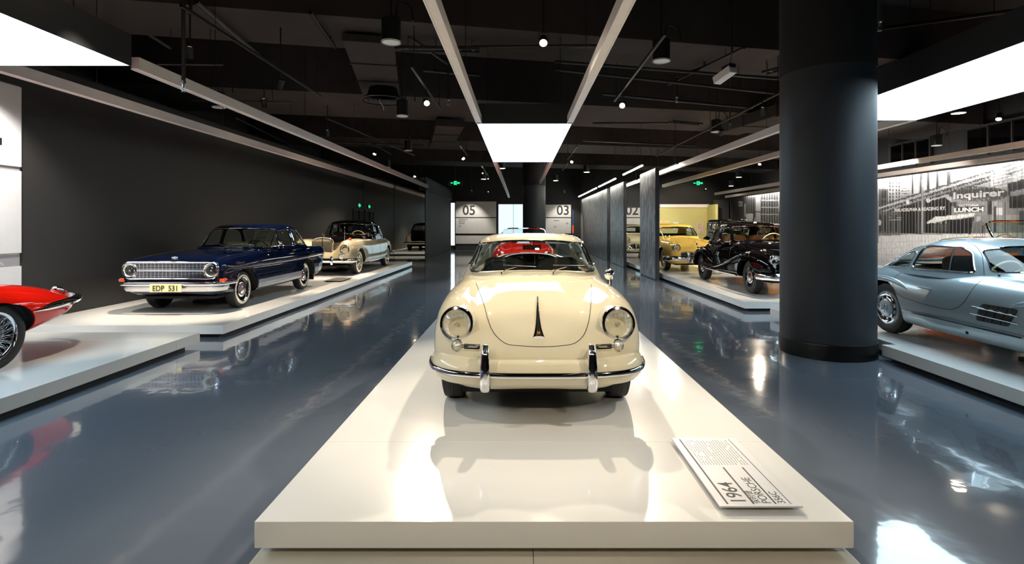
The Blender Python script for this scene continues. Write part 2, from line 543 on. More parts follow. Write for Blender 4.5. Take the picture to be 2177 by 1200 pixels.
def beam(x, y0, y1, label, z=3.30, w=0.09, h=0.135):
    e = empty('ceiling_beam', (x, y0, z))
    tag(e, label, 'beam', 'slim white hanging beams')
    L = y1 - y0
    MB().box(-w / 2, w / 2, 0, L, 0.012, h).build('channel', 'beam_white', e, None)
    MB().box(-w / 2 - 0.004, -w / 2 + 0.01, 0, L, 0, 0.012).box(w / 2 - 0.01, w / 2 + 0.004, 0, L, 0, 0.012).build('lip', 'beam_white', e, None)
    n = max(2, int(L / 3))
    for i in range(n):
        y = (i + 0.5) * L / n
        MB().tube([(0, y, h), (0, y, ZC - z)], 0.005, 6).build('hanger_wire', 'black_metal', e)
beam(-0.695, 0.2, 8.94, 'white beam left of the middle aisle running toward the viewer')
beam(0.835, 0.2, 8.94, 'white beam right of the middle aisle running toward the viewer')
beam(-0.695, 14.42, 33.0, 'white beam behind the middle light box on its left corner')
beam(0.835, 14.42, 22.0, 'white beam behind the middle light box on its right corner')
beam(-4.24, 5.85, 24.3, 'white beam above the aisle edge of the blue saloon platform')
beam(-5.82, 5.76, 24.3, 'white beam close to the charcoal wall above the blue saloon')
beam(4.75, 8.72, 24.0, 'white beam from the column back over the black saloon')
beam(6.45, 8.72, 24.0, 'white beam over the far side of the black saloon')
beam(11.0, 8.0, 30.0, 'white beam over the orange car in front of the mural')
beam(12.75, 8.0, 33.0, 'white beam directly above the top of the mural')

# ---------------------------------------------------------------- lamps
def aim(o, d):
    o.rotation_euler = Vector(d).to_track_quat('-Z', 'Y').to_euler()

def track(x, y0, y1, label, z=4.05):
    e = empty('light_track', (x, y0, z)); tag(e, label, 'light track', 'black ceiling light tracks')
    MB().box(-0.018, 0.018, 0, y1 - y0, 0, 0.035).build('rail', 'black_metal', e, None)
    for y in (0.2, y1 - y0 - 0.2):
        MB().tube([(0, y, 0.035), (0, y, ZC - z)], 0.007, 6).build('hanger_rod', 'black_metal', e)

TRACK_X = (-3.83, -1.70, 1.88, -4.5, -1.87, 1.78, 4.85, -1.6, 1.9)
def spot(x, y, z, target, power, label, on=True, color=WARM, size=60, blend=0.6, rail=4.05, soft=0.045):
    rail = 4.049 if any(abs(x - t) < .06 for t in TRACK_X) and y > 6 else ZC - .001
    e = empty('track_spotlight', (x, y, z)); tag(e, label, 'spotlight', 'track spotlights')
    d = (Vector(target) - Vector((x, y, z))).normalized()
    MB().lathe([(0.03, -0.16), (0.048, -0.15), (0.05, -0.02), (0.056, 0.0), (0.05, 0.0), (0.045, -0.012)], axis=d, seg=20, caps=False).build('housing', 'black_metal', e)
    MB().lathe([(0.046, -0.012), (0.001, -0.010)], axis=d, seg=20, caps=False).build('lens', 'lamp_on' if on else 'diffuser_off', e)
    side = d.cross(Vector((0, 0, 1))).normalized() * 0.06
    up = Vector((0, 0, 0.10))
    b = d * -0.08
    MB().tube([b + side, b + side + up, b - side + up, b - side], 0.007, 6).tube([b + up, Vector((b.x, b.y, rail - z))], 0.012, 8).build('yoke', 'black_metal', e)
    if on and power > 0:
        ld = bpy.data.lights.new('spot_light', 'SPOT')
        ld.energy = power * SPOT_POWER
        ld.color = color
        ld.spot_size = math.radians(size)
        ld.spot_blend = blend
        ld.shadow_soft_size = soft
        lo = bpy.data.objects.new('spot_light', ld)
        lo.parent = e
        lo.location = d * 0.02
        aim(lo, d)
        COL.objects.link(lo)
    return e

def pendant(x, y, z, r, label, on=False, h=0.30, stem=True):
    e = empty('pendant_downlight', (x, y, z)); tag(e, label, 'pendant lamp', 'black cylinder downlights')
    MB().lathe([(r, 0.0), (r, h), (r * 0.6, h + 0.02)], seg=28).build('housing', 'black_metal', e)
    MB().lathe([(r * 1.04, -0.012), (r * 1.04, 0.004), (r * 0.9, 0.004), (r * 0.9, -0.012)], seg=28, caps=False).build('rim', 'diffuser_off', e)
    MB().lathe([(r * 0.92, -0.004), (r * 0.001, -0.004)], seg=28, caps=False).build('diffuser', 'lamp_down' if on else 'diffuser_off', e)
    MB().tube([(0, 0, h), (0, 0, ZC - z)], 0.012, 8).build('stem', 'black_metal', e)
    MB().tube(cr([(r * .5, 0, h + .02), (r * .8, 0, h + .22), (r * 2.0, 0, h + .16), (r * 2.3, 0, h - 0.02)], 5), 0.012, 6).build('cable', 'black_metal', e)

PORSCHE = (0.125, 4.55, TOP)
# lit lamps that the photograph shows, then those over the viewer's head that light the nose of the coupe
spot(-1.68, 9.56, 3.78, (0.3, 3.6, 0.3), 420, 'lit spotlight left of the middle light box', size=46)
spot(1.87, 9.75, 3.78, (-.1, 3.6, 0.3), 520, 'brightest lit spotlight right of the middle light box', size=46)
spot(-4.62, 7.44, 3.92, (-5.4, 8.9, 0.3), 420, 'lit spotlight next to the white beam over the blue saloon nose', size=52)
spot(-4.5, 16.4, 3.78, (-5.1, 14.2, 0.3), 420, 'lit spotlight above the roof of the champagne limousine', size=54)
spot(-1.87, 17.5, 3.78, (0, 14, 0.5), 300, 'lit spotlight left of the far edge of the middle light box', size=60)
spot(1.78, 18.4, 3.78, (0.1, 14, 0.5), 300, 'lit spotlight right of the far edge of the middle light box', size=60)
spot(4.83, 10.6, 3.78, (5.6, 12.6, 0.3), 480, 'tilted lit spotlight above the black saloon beside the column', size=75)
spot(8.6, 19.1, 3.78, (6.4, 16.8, 0.5), 650, 'round lit spotlight over the yellow car', size=75)
spot(-2.2, 2.2, 4.0, (0.0, 4.0, 0.45), 60, 'left front spotlight overhead aimed at the ivory coupe', size=44)
spot(2.5, 2.0, 4.0, (0.2, 4.0, 0.4), 90, 'right front spotlight overhead aimed at the ivory coupe', size=44)
spot(-2.4, -1.6, 4.0, (-0.2, 3.2, 0.4), 75, 'added rear left spotlight behind the viewer aimed at the middle platform', size=50)  # this rear pair is added, out of view, to brighten the platform front
spot(2.6, -1.6, 4.0, (0.5, 3.2, 0.4), 95, 'added rear right spotlight behind the viewer aimed at the middle platform', size=50)
spot(0.3, 6.9, 3.95, (0.15, 3.0, TOP), 200, 'spotlight above the roof of the ivory coupe aimed at the platform', size=58)
spot(-3.6, 4.6, 3.9, (-5.3, 6.4, 0.6), 110, 'overhead spotlight aimed at the tail of the red roadster', size=40)
spot(-5.0, 10.4, 3.9, (-5.1, 11.7, 0.4), 330, 'spotlight under the black track aimed at the blue saloon', size=50)
spot(-5.0, 13.8, 3.9, (-5.4, 15.6, 0.4), 420, 'spotlight between the white beams aimed at the champagne limousine', size=70)
spot(5.6, 10.4, 3.9, (5.2, 11.8, 0.3), 330, 'spotlight between the white beams aimed at the black saloon', size=75)
spot(9.9, 11.0, 3.78, (8.3, 9.5, 0.6), 420, 'lit spotlight under the right light box over the orange car', size=75)
spot(-6.2, 6.3, 3.75, (XL, 6.95, 1.9), 190, 'overhead spotlight washing the white wall sign', size=80, color=NEUTRAL)
spot(-3.0, 32.7, 3.6, (-3.3, 34.2, 1.2), 130, 'far spotlight lighting the sign left of the cyan window', size=75, color=NEUTRAL)
spot(2.7, 32.7, 3.6, (2.9, 34.2, 1.2), 120, 'far spotlight lighting the sign right of the black column', size=75, color=NEUTRAL)
spot(6.8, 30.0, 3.78, (7.3, 34.2, 1.6), 220, 'far spotlight behind the photo panels lighting a number sign', size=75, color=NEUTRAL)
spot(10.6, 30.5, 3.6, (10.6, 34.2, 1.6), 150, 'far spotlight in front of the olive wall', size=95, color=WARM)
spot(-1.62, 23.2, 3.78, (-1.0, 30, 0.2), 60, 'left one of the far spotlight pair beside the middle beam', size=50)
spot(-1.55, 26.0, 3.78, (-1.0, 32, 0.2), 60, 'right one of the far spotlight pair beside the middle beam', size=50)
spot(-1.95, 32.5, 3.55, (-1.95, 34.4, 2.0), 0, 'lowest far spotlight beside the end of the middle beam', size=50)
spot(-4.75, 23.9, 3.78, (-5.5, 21, 0.4), 160, 'spotlight just in front of the mirror wall', size=70)
spot(-3.9, 8.6, 3.80, (-5.2, 9.5, 1.0), 0, 'unlit black spotlight hanging under the left track', on=False)
spot(4.9, 13.0, 3.80, (5.4, 16, 1.0), 0, 'unlit black spotlight behind the white emergency lamp', on=False)
spot(9.7, 14.7, 3.80, (13.2, 17.5, 1.0), 190, 'far spotlight right of the column above the mural beam', size=85, color=NEUTRAL)
for a in ((-3.83, 6.0, 10.2, 'long black light track above the blue saloon'), (-1.70, 8.3, 11.4, 'short black track left of the middle light box'),
          (1.88, 6.9, 10.6, 'black track right of the middle light box'), (-4.5, 15.5, 18.5, 'black track above the champagne limousine'),
          (-1.87, 16.4, 18.8, 'short far track left of the middle light box'), (1.78, 16.6, 20.0, 'short far track right of the middle light box'),
          (4.85, 9.8, 19.0, 'long black track over the black saloon'), (-1.6, 22.0, 27.0, 'far track left of the middle beam'), (1.9, 21.0, 24.0, 'far track right of the middle beam')):
    track(*a)

pendant(-1.70, 7.0, 4.0, 0.125, 'large unlit black cylinder lamp upper left of the middle beam')
pendant(2.07, 7.8, 4.0, 0.125, 'unlit cylinder lamp with white disc right of the middle beam')
pendant(-2.33, 10.5, 3.75, 0.11, 'unlit cylinder lamp under the round air diffuser')
pendant(5.05, 13.7, 4.0, 0.125, 'unlit cylinder lamp right of the bright spotlight')
pendant(-6.15, 10.85, 4.0, 0.125, 'unlit cylinder lamp above the beam by the charcoal wall')
pendant(-3.6, 17.1, 4.0, 0.125, 'unlit cylinder lamp far along the left aisle')
pendant(-5.5, 22.0, 4.0, 0.125, 'unlit cylinder lamp in front of the mirror wall')
pendant(6.1, 10.2, 4.0, 0.125, 'unlit cylinder lamp half hidden by the thick column')
pendant(-0.77, 22.4, 4.0, 0.14, 'lit cylinder lamp just behind the middle light box', True)
pendant(3.0, 24.0, 4.0, 0.14, 'lit cylinder lamp above the grey photo panels', True)
pendant(-1.9, 27.6, 4.0, 0.14, 'lit cylinder lamp among the far spotlights on the left', True)
pendant(1.9, 28.5, 4.0, 0.14, 'lit cylinder lamp left of the 03 sign', True)
pendant(10.9, 26.5, 4.0, 0.14, 'lit cylinder lamp left of the column toward the mural', True)
pendant(12.3, 31.0, 3.9, 0.14, 'lit cylinder lamp close to the far end of the mural', True)
pendant(9.4, 11.4, 4.0, 0.13, 'lit cylinder lamp below the edge of the right light box', True)
pendant(12.3, 15.7, 3.95, 0.13, 'unlit cylinder lamp above the beam in front of the mural')

def linear_lamp(x, y0, y1, z, label, m='tube_on'):
    e = empty('linear_lamp', (x, y0, z)); tag(e, label, 'strip light', 'strip lamps along the photo panels')
    L = y1 - y0
    MB().box(-0.03, 0.03, 0, L, 0.03, 0.07).build('housing', 'black_metal', e, None)
    MB().box(-0.022, 0.022, 0.02, L - 0.02, 0.0, 0.03).build('tube', m, e, None)
    for y in (0.2, L - 0.2):
        MB().tube([(0, y, 0.07), (0, y, ZC - z)], 0.005, 6).build('hanger_wire', 'black_metal', e)
linear_lamp(3.68, 16.0, 19.0, 3.38, 'nearest strip lamp in front of the photo panels')
linear_lamp(3.68, 20.5, 25.0, 3.38, 'second strip lamp in front of the photo panels')
linear_lamp(3.68, 25.6, 33.5, 3.38, 'farthest long strip lamp in front of the photo panels')
linear_lamp(4.62, 15.6, 18.0, 3.34, 'strip lamp behind the nearest photo panel over the yellow car')
linear_lamp(4.62, 21.0, 24.5, 3.34, 'strip lamp behind the second photo panel')
linear_lamp(12.95, 8.0, 31.0, 3.33, 'long strip lamp hidden behind the beam washing the mural', 'mural_tube')

# ---------------------------------------------------------------- signs, photo panels, back wall
def sign(x0, x1, ztop, number, label, nx, arrows, lines, y=34.25):
    e = empty('sign_wall', ((x0 + x1) / 2, y, 0)); tag(e, label, 'sign', 'white number signs on the back wall')
    ox = (x0 + x1) / 2
    MB().box(x0 - ox, x1 - ox, 0.06, 0.2, 0.001, ztop).build('backing', 'wall_black', e, None)
    for a, b in ((2.12, ztop - 0.02), (1.07, 2.06), (0.41, 0.93)):
        MB().box(x0 - ox + 0.02, x1 - ox - 0.02, 0.0, 0.06, a, b).build('panel', 'sign_silver', e, None)
    text(number, 0.86, 'ink', e, (nx - ox, -0.004, 2.28), sx=0.98, bold=0.014, name='number')
    m = MB()
    rnd = random.Random(11)
    for (tx, tz, wd) in lines:
        u = 0.0
        while u < wd:
            w = rnd.uniform(.03, .06)
            m.box(tx - ox + u, tx - ox + u + w, -0.003, 0, tz, tz + .075)
            u += w + .025
    if m.v:
        o = m.build('small_print', 'grey_ink', e, None); o['kind'] = 'stuff'
    for ax, az, di in arrows:
        m = MB().box(-0.09, 0.09, -0.003, 0.0, -0.01, 0.01)
        m.bar((di * 0.09, -0.0015, 0), (di * 0.02, -0.0015, 0.08), 0.02, 0.003, up=(0, 1, 0)).bar((di * 0.09, -0.0015, 0), (di * 0.02, -0.0015, -0.08), 0.02, 0.003, up=(0, 1, 0))
        m.build('arrow', 'ink', e, None, loc=(ax - ox, -0.001, az))
    return e
sign(-4.18, -1.53, 3.15, '05', 'white 05 sign wall with left arrow', -3.72, [(-3.85, 1.55, -1)], [(-3.95, 1.93, .52), (-3.95, 1.81, .40), (-3.95, 1.69, .34)])
sign(1.62, 3.30, 2.95, '03', 'white 03 sign wall between the black column and photo panels', 2.34, [(2.27, 1.50, -1), (3.0, 1.72, 1)], [(2.15, 1.86, .36)])
sign(6.2, 8.2, 2.75, '02', 'white 02 sign wall seen through the gap in the photo panels', 6.78, [(7.6, 1.55, 1)], [])

def screen(x0, x1, z0, z1, label, m, y=34.438, mull=()):
    e = empty('backlit_window', ((x0 + x1) / 2, y, z0)); tag(e, label, 'lit window')
    w = (x1 - x0) / 2
    cuts = [-w] + [q - (x0 + x1) / 2 for q in mull] + [w]
    for a, b in zip(cuts[:-1], cuts[1:]):
        MB().box(a + 0.012, b - 0.012, 0.02, 0.05, 0, z1 - z0).build('pane', m, e, None)
    fr = MB().box(-w - .03, -w, 0, .06, -.03, z1 - z0 + .03).box(w, w + .03, 0, .06, -.03, z1 - z0 + .03).box(-w, w, 0, .06, z1 - z0, z1 - z0 + .03).box(-w, w, 0, .06, -.03, 0)
    for q in cuts[1:-1]: fr.box(q - .012, q + .012, 0, .06, 0, z1 - z0)
    fr.build('frame', 'black_metal', e, None)
screen(-1.42, 0.9, 0.6, 2.96, 'pale cyan lit window right of the 05 sign', 'screen', mull=(-0.45,))
screen(-4.56, -4.24, 0.3, 3.05, 'narrow bright window strip left of the 05 sign', 'screen2')

e = empty('poster', (3.42, 34.46, 0.6)); tag(e, 'narrow blue and orange poster beside the 03 sign', 'poster')
MB().box(-0.06, 0.06, 0, 0.03, 0, 2.0).build('sheet', mat('poster_blue', (30, 50, 90), 0.5, vary=0.4, scale=4), e, None)
MB().box(-0.05, 0.05, -0.004, 0, 0.5, 1.0).build('orange_print', mat('poster_orange', (220, 90, 20), 0.5, vary=0.3), e, None)

# photo panels beside the right aisle
def photo_material():
    m = mat('dark_photo_print', (70, 70, 72), rough=0.35, vary=0.6, scale=1.6)
    nt = m.node_tree
    b = nt.nodes['Principled BSDF']
    tc = nt.nodes.new('ShaderNodeTexCoord')
    mp = nt.nodes.new('ShaderNodeMapping')
    mp.inputs['Scale'].default_value = (1, 2.4, 1.3)
    nt.links.new(tc.outputs['Object'], mp.inputs['Vector'])
    n1 = nt.nodes.new('ShaderNodeTexNoise'); n1.inputs['Scale'].default_value = 2.2; n1.inputs['Detail'].default_value = 12; n1.inputs['Roughness'].default_value = 0.72
    nt.links.new(mp.outputs[0], n1.inputs['Vector'])
    vo = nt.nodes.new('ShaderNodeTexVoronoi'); vo.inputs['Scale'].default_value = 3.0; vo.feature = 'DISTANCE_TO_EDGE'
    nt.links.new(tc.outputs['Object'], vo.inputs['Vector'])
    r1 = nt.nodes.new('ShaderNodeValToRGB')
    r1.color_ramp.elements[0].position, r1.color_ramp.elements[1].position = 0.36, 0.68
    r1.color_ramp.elements[0].color, r1.color_ramp.elements[1].color = srgb(40, 42, 46), srgb(178, 178, 178)
    nt.links.new(n1.outputs['Fac'], r1.inputs['Fac'])
    r2 = nt.nodes.new('ShaderNodeValToRGB')
    r2.color_ramp.elements[0].position, r2.color_ramp.elements[1].position = 0.0, 0.02
    r2.color_ramp.elements[0].color, r2.color_ramp.elements[1].color = (1, 1, 1, 1), (0, 0, 0, 1)
    nt.links.new(vo.outputs['Distance'], r2.inputs['Fac'])
    mx = nt.nodes.new('ShaderNodeMix'); mx.data_type = 'RGBA'
    mx.inputs['B'].default_value = srgb(140, 140, 138)
    ml = nt.nodes.new('ShaderNodeMath'); ml.operation = 'MULTIPLY'; ml.inputs[1].default_value = 0.35
    nt.links.new(r2.outputs['Color'], ml.inputs[0])
    nt.links.new(ml.outputs[0], mx.inputs['Factor'])
    nt.links.new(r1.outputs['Color'], mx.inputs['A'])
    nt.links.new(mx.outputs['Result'], b.inputs['Base Color'])
    return m
M['photo'] = photo_material()
def photo_panel(y0, y1, label, ny, zs=(0.02, 1.35, 3.23)):
    e = empty('photo_panel', (3.94, y0, 0)); tag(e, label, 'display panel', 'tall grey photo panels')
    MB().box(-0.03, 0.06, 0, y1 - y0, 0.001, 3.25).build('core', 'black_metal', e, None)
    MB().box(-0.055, 0.06, -0.02, 0.0, 0.001, 3.25).build('end_strip', 'column', e, None)
    for i in range(ny):
        a, b = (y1 - y0) * i / ny, (y1 - y0) * (i + 1) / ny
        for z0, z1 in zip(zs[:-1], zs[1:]):
            MB().box(-0.045, -0.03, a + 0.006, b - 0.006, z0 + 0.004, z1 - 0.004).build('tile', 'photo', e, None)
photo_panel(15.3, 17.3, 'nearest grey photo panel beside the yellow car', 2)
photo_panel(20.0, 23.0, 'middle narrow grey photo panel behind the nearest one', 2)
photo_panel(23.8, 34.2, 'longest grey photo panel ending at the 03 sign', 5, zs=(0.02, 1.6, 3.23))

# olive wall with framed prints at the far right
e = empty('olive_wall_panel', (10.6, 34.3, 0)); tag(e, 'olive yellow wall behind the yellow car', 'wall panel')
MB().box(-1.6, 1.55, 0, 0.1, 0.001, 2.75).build('board', 'olive_wall', e, None)
MB().box(-1.6, 1.55, -0.12, 0.1, 2.75, 2.95).build('cornice', 'beam_white', e, None)
MB().box(1.45, 1.6, -1.5, 0.1, 0.001, 2.9).build('pillar', 'olive_wall', e, None)
for k, (x, z, w, h, rgb, lab) in enumerate(((9.30, 1.55, 0.62, 0.62, (226, 180, 90), 'framed orange and cream print on the olive wall'), (10.02, 1.55, 0.34, 0.50, (210, 214, 226), 'small pale upright print on the olive wall'),
                                     (10.72, 1.35, 0.60, 0.50, (214, 220, 232), 'wide pale print on the olive wall'), (11.6, 1.4, 0.36, 0.7, (200, 170, 160), 'red and white print at the end of the olive wall'))):
    p = empty('framed_print', (x, 34.27, z)); tag(p, lab, 'picture', 'prints on the olive wall')
    MB().box(-w / 2, w / 2, 0, 0.025, -h / 2, h / 2).build('frame', 'panel_white', p, None)
    MB().box(-w / 2 + .03, w / 2 - .03, -0.004, 0, -h / 2 + .03, h / 2 - .03).build('print', mat('print_%d' % k, rgb, 0.5, vary=0.35, scale=5), p, None)
struct('wall_dark_end', MB().box(12.25, 13.2, 33.6, 33.7, 0.001, 3.2), 'wall_dark')

# exit signs
def exit_sign(x, y, z, label, side=False, w=0.42):
    e = empty('exit_sign', (x, y, z), -PI / 2 * 0 if not side else PI / 2); tag(e, label, 'exit sign', 'green exit signs')
    MB().box(-w / 2, w / 2, 0, 0.04, -0.09, 0.09).build('casing', 'exit_dark', e, None)
    m = MB().box(-0.06, 0.06, -0.004, 0, -0.075, -0.045).box(-0.06, 0.06, -0.004, 0, 0.045, 0.075).box(-0.06, -0.035, -0.004, 0, -0.045, 0.045).box(0.035, 0.06, -0.004, 0, -0.045, 0.045)
    m.box(-0.012, 0.012, -0.004, 0, -0.04, 0.04)
    m.box(-0.17, -0.075, -0.004, 0, -0.012, 0.012)
    m.prism([(-0.20, 0.0), (-0.155, 0.035), (-0.155, -0.035)], 'y', -0.004, 0)
    m.box(0.075, 0.18, -0.004, 0, -0.03, 0.03)
    m.build('pictogram', 'exit_green', e, None)
    if not side: MB().tube([(0, 0.02, 0.09), (0, 0.02, ZC - z)], 0.008, 6).build('hanger_rod', 'black_metal', e)
exit_sign(-2.66, 21.8, 3.33, 'green exit sign hanging left of the middle aisle', w=0.58)
exit_sign(7.2, 21.5, 3.30, 'green exit sign hanging over the yellow car', w=0.5)
exit_sign(XL + 0.05, 23.65, 2.48, 'small green exit sign above the dark side door', side=True, w=0.36)

# white sign on the charcoal wall at the left edge
e = empty('wall_sign', (XL + 0.005, 7.0, 0)); tag(e, 'large white sign panels on the charcoal wall behind the red roadster', 'sign')
MB().box(0, 0.02, -3.0, 0.62, 0.45, 3.58).build('backing', 'grey_paint', e, None)
for z0, z1 in ((2.42, 3.56), (1.19, 2.36), (0.5, 1.0)):
    MB().box(0.02, 0.045, -3.0, 0.62, z0, z1).build('panel', 'panel_white', e, None)
MB().box(0.045, 0.048, -1.6, 0.33, 2.69, 2.79).build('printed_bar', 'ink', e, None)

# caption board lying on the middle platform
def caption():
    e = empty('caption_board', (1.05, 2.75, TOP)); tag(e, 'white caption board with 1964 lettering on the middle platform', 'caption board')
    # board corners in platform coordinates from the photograph's frame
    def P(px, py):
        Y = F_PX * (CAM_Z - TOP - 0.03) / (py - 480.0)
        return ((px - 1106.0) * Y / F_PX - 1.05, Y - 2.75)
    x0, x1 = P(1530, 1076)[0], P(1708, 1078)[0]
    y0, y1 = P(1530, 1077)[1], P(1430, 932)[1]
    MB().box(x0, x1, y0, y1, 0.022, 0.030).build('board', 'panel_white', e, None)
    MB().box(x0 + .04, x1 - .04, y0 + .05, y1 - .05, 0.0005, 0.022).build('foot', 'grey_metal', e, None)
    # print is read from the platform's right-hand side: text runs along +Y, top of letters toward -X
    W, L = x1 - x0, y1 - y0
    zt = 0.0302
    def bar(u0, u1, v, t, nm='rule'):      # u along Y, v from the left edge in X
        MB().box(x0 + v, x0 + v + t, y0 + u0, y0 + u1, zt, zt + 0.0006).build(nm, 'ink', e, None)
    bar(0.02, L - 0.02, W * 0.10, 0.010)
    bar(0.02, L * 0.50, W * 0.42, 0.009)
    bar(0.02, L * 0.50, W * 0.69, 0.008)
    bar(0.02, L - 0.02, W * 0.88, 0.004)
    R = (0, 0, PI / 2)
    text('1964', W * .27, 'ink', e, (x0 + W * 0.365, y0 + 0.025, zt), R, name='lettering', bold=0.001, extrude=0.0004)
    text('\u4fdd\u65f6\u6377', W * .105, 'ink', e, (x0 + W * 0.525, y0 + 0.025, zt), R, extrude=0.0004)
    text('PORSCHE', W * .155, 'ink', e, (x0 + W * 0.655, y0 + 0.025, zt), R, extrude=0.0004)
    text('356C', W * .135, 'ink', e, (x0 + W * 0.83, y0 + 0.025, zt), R, extrude=0.0004)
    m = MB()
    rnd = random.Random(3)
    for k in range(17):
        v = W * 0.17 + k * W * 0.040
        u = L * 0.54
        while u < L - 0.05:
            w = rnd.uniform(0.012, 0.03)
            if rnd.random() < 0.93: m.box(x0 + v, x0 + v + 0.0038, y0 + u, y0 + u + w, zt, zt + 0.0004)
            u += w + 0.006
        if k == 5: pass
    o = m.build('small_print', 'grey_ink', e, None); o['kind'] = 'stuff'
caption()
e = empty('caption_board', (-4.65, 13.6, TOP)); tag(e, 'low caption board on the platform between blue saloon and limousine', 'caption board')
MB().box(-0.22, 0.22, -0.45, 0.45, 0.022, 0.030).build('board', 'grey_metal', e, None)  # dark grey stands in for the charcoal wall's reflection in the board
MB().box(-0.18, 0.18, -0.40, 0.40, 0.0005, 0.022).build('foot', 'grey_metal', e, None)
e = MB().box(-0.4, 0.4, -0.3, 0.3, 0.0005, 0.045).build('drip_tray', 'grey_metal', None, None, loc=(-5.55, 9.95, TOP), bevel=0.004); tag(e, 'flat grey drip tray under the blue saloon', 'tray')
e = MB().box(-0.4, 0.4, -0.3, 0.3, 0.0005, 0.045).build('drip_tray', 'grey_metal', None, None, loc=(-5.7, 16.6, TOP), bevel=0.004); tag(e, 'flat grey drip tray under the champagne limousine', 'tray')
e = MB().box(-0.4, 0.4, -0.3, 0.3, 0.0005, 0.045).build('drip_tray', 'grey_metal', None, None, loc=(5.55, 5.2, TOP), bevel=0.004); tag(e, 'flat grey drip tray under the silver coupe', 'tray')

# ---------------------------------------------------------------- mural of vertical slats on the right wall
def mural():
    XM = 13.20
    Y0, Y1, ZT = 6.0, 33.5, 3.30
    RES = 0.02
    W, H = int((Y1 - Y0) / RES), int(ZT / RES)
    img = np.full((H, W), 0.55)
    YY, ZZ = np.meshgrid(Y0 + (np.arange(W) + .5) * RES, (np.arange(H) + .5) * RES)
    def a7(x, y): return (1840 + x / 4.614, 300 + y / 4.614)
    def a5(x, y): return (1300 + x / 3.334, 320 + y / 3.334)
    def wz(p):
        Y = XM * F_PX / (p[0] - 1106.0)
        return Y, CAM_Z + (480.0 - p[1]) * Y / F_PX
    def poly(pts, v, f=a7, add=False):
        P = [wz(f(*p)) for p in pts]
        ins = np.zeros_like(img, bool)
        n = len(P)
        for i in range(n):
            (ya, za), (yb, zb) = P[i], P[(i + 1) % n]
            if za == zb: continue
            c = ((za > ZZ) != (zb > ZZ)) & (YY < (yb - ya) * (ZZ - za) / (zb - za) + ya)
            ins ^= c
        img[ins] = img[ins] * .35 + v * .65 if add else v
    def rect(x0, x1, y0, y1, v, f=a7, **k): poly([(x0, y0), (x1, y0), (x1, y1), (x0, y1)], v, f, **k)
    def line(pts, w, v, f=a7):
        for (xa, ya), (xb, yb) in zip(pts[:-1], pts[1:]):
            poly([(xa, ya - w), (xb, yb - w), (xb, yb + w), (xa, ya + w)], v, f)
    def disc(x, y, rx, ry, v, f=a7): poly([(x + rx * math.cos(t), y + ry * math.sin(t)) for t in np.linspace(0, 2 * PI, 24)[:-1]], v, f)
    # street photograph: right-hand part
    rect(-400, 1560, 100, 930, .60)
    poly([(-400, 930), (1560, 905), (1560, 2400), (-400, 2400)], .95)
    rect(120, 840, 200, 660, .80)
    poly([(830, 200), (1560, 60), (1560, 420), (830, 560)], .74)
    rect(130, 222, 470, 690, .38); rect(150, 205, 490, 560, .20); rect(150, 205, 580, 690, .22)
    for x in (232, 262, 292, 322):
        for y in range(300, 640, 34): rect(x, x + 16, y, y + 22, .28)
    for x in (352, 382):
        for y in range(330, 640, 26): rect(x, x + 46, y, y + 8, .45)
    for x0, x1 in ((455, 472), (528, 556), (604, 628), (690, 722), (800, 832)): rect(x0, x1, 300, 520, .22)
    for x0, x1 in ((480, 522), (562, 600), (636, 684), (728, 792)):
        rect(x0, x1, 300, 520, .90)
        for y in range(320, 520, 40): rect(x0, x1, y, y + 5, .66)
    for k, v in ((0, .30), (24, .78), (44, .25), (66, .62), (84, .22)):
        line([(120, 640 + k), (450, 540 + k), (800, 430 + k), (1230, 300 + k), (1560, 190 + k)], 9, v)
    for x in range(150, 1250, 34):
        y = 655 - (x - 120) * .305
        rect(x, x + 10, y + 26, y + 46, .25)
    poly([(1230, 300), (1300, 250), (1380, 330), (1300, 470), (1230, 480)], .88)
    for k in range(6): line([(1240, 300 + k * 30), (1560, 200 + k * 36)], 5, .34 + .05 * k)
    poly([(1390, 420), (1560, 370), (1560, 640), (1420, 620)], .22)
    poly([(1420, 500), (1560, 470), (1560, 520), (1420, 545)], .62)
    poly([(330, 650), (780, 555), (840, 600), (840, 905), (340, 905)], .10)
    rect(120, 345, 690, 905, .36)
    for x in (140, 180, 240, 290): rect(x, x + 22, 730, 890, .16)
    for y in (745, 770): rect(230, 350, y, y + 10, .72)
    disc(415, 600, 20, 22, .95); disc(615, 585, 20, 22, .95); disc(135, 800, 22, 30, .85)
    disc(1110, 520, 300, 74, .33)
    for k in range(26):
        x = 830 + k * 22
        line([(x, 545 + 20 * math.sin(k / 25 * PI)), (x + 8, 585 + 20 * math.sin(k / 25 * PI))], 8, .62)
        line([(x, 468 - 18 * math.sin(k / 25 * PI)), (x + 8, 482 - 18 * math.sin(k / 25 * PI))], 6, .70)
    rect(840, 1240, 590, 725, .56); rect(1195, 1240, 590, 730, .18); rect(840, 900, 600, 640, .25)
    rect(870, 1165, 640, 700, .24)
    rect(1050, 1240, 720, 905, .52); rect(1090, 1130, 740, 790, .70); poly([(1060, 800), (1130, 780), (1180, 800), (1180, 905), (1050, 905)], .42)
    rect(1240, 1560, 600, 900, .66); rect(1290, 1345, 660, 730, .95); rect(1410, 1560, 590, 660, .16); rect(1380, 1500, 720, 800, .78); rect(1500, 1560, 690, 820, .40)
    rect(1260, 1280, 640, 900, .30); rect(1365, 1375, 600, 900, .28)
    poly([(660, 800), (1062, 745), (1035, 915), (655, 895)], .12)
    for x in (680, 740, 790): disc(x, 850, 20, 46, .30); disc(x, 800, 11, 14, .60)
    rect(830, 1040, 800, 905, .09)
    poly([(588, 806), (690, 742), (1075, 708), (1055, 742), (830, 770), (610, 812)], .93)
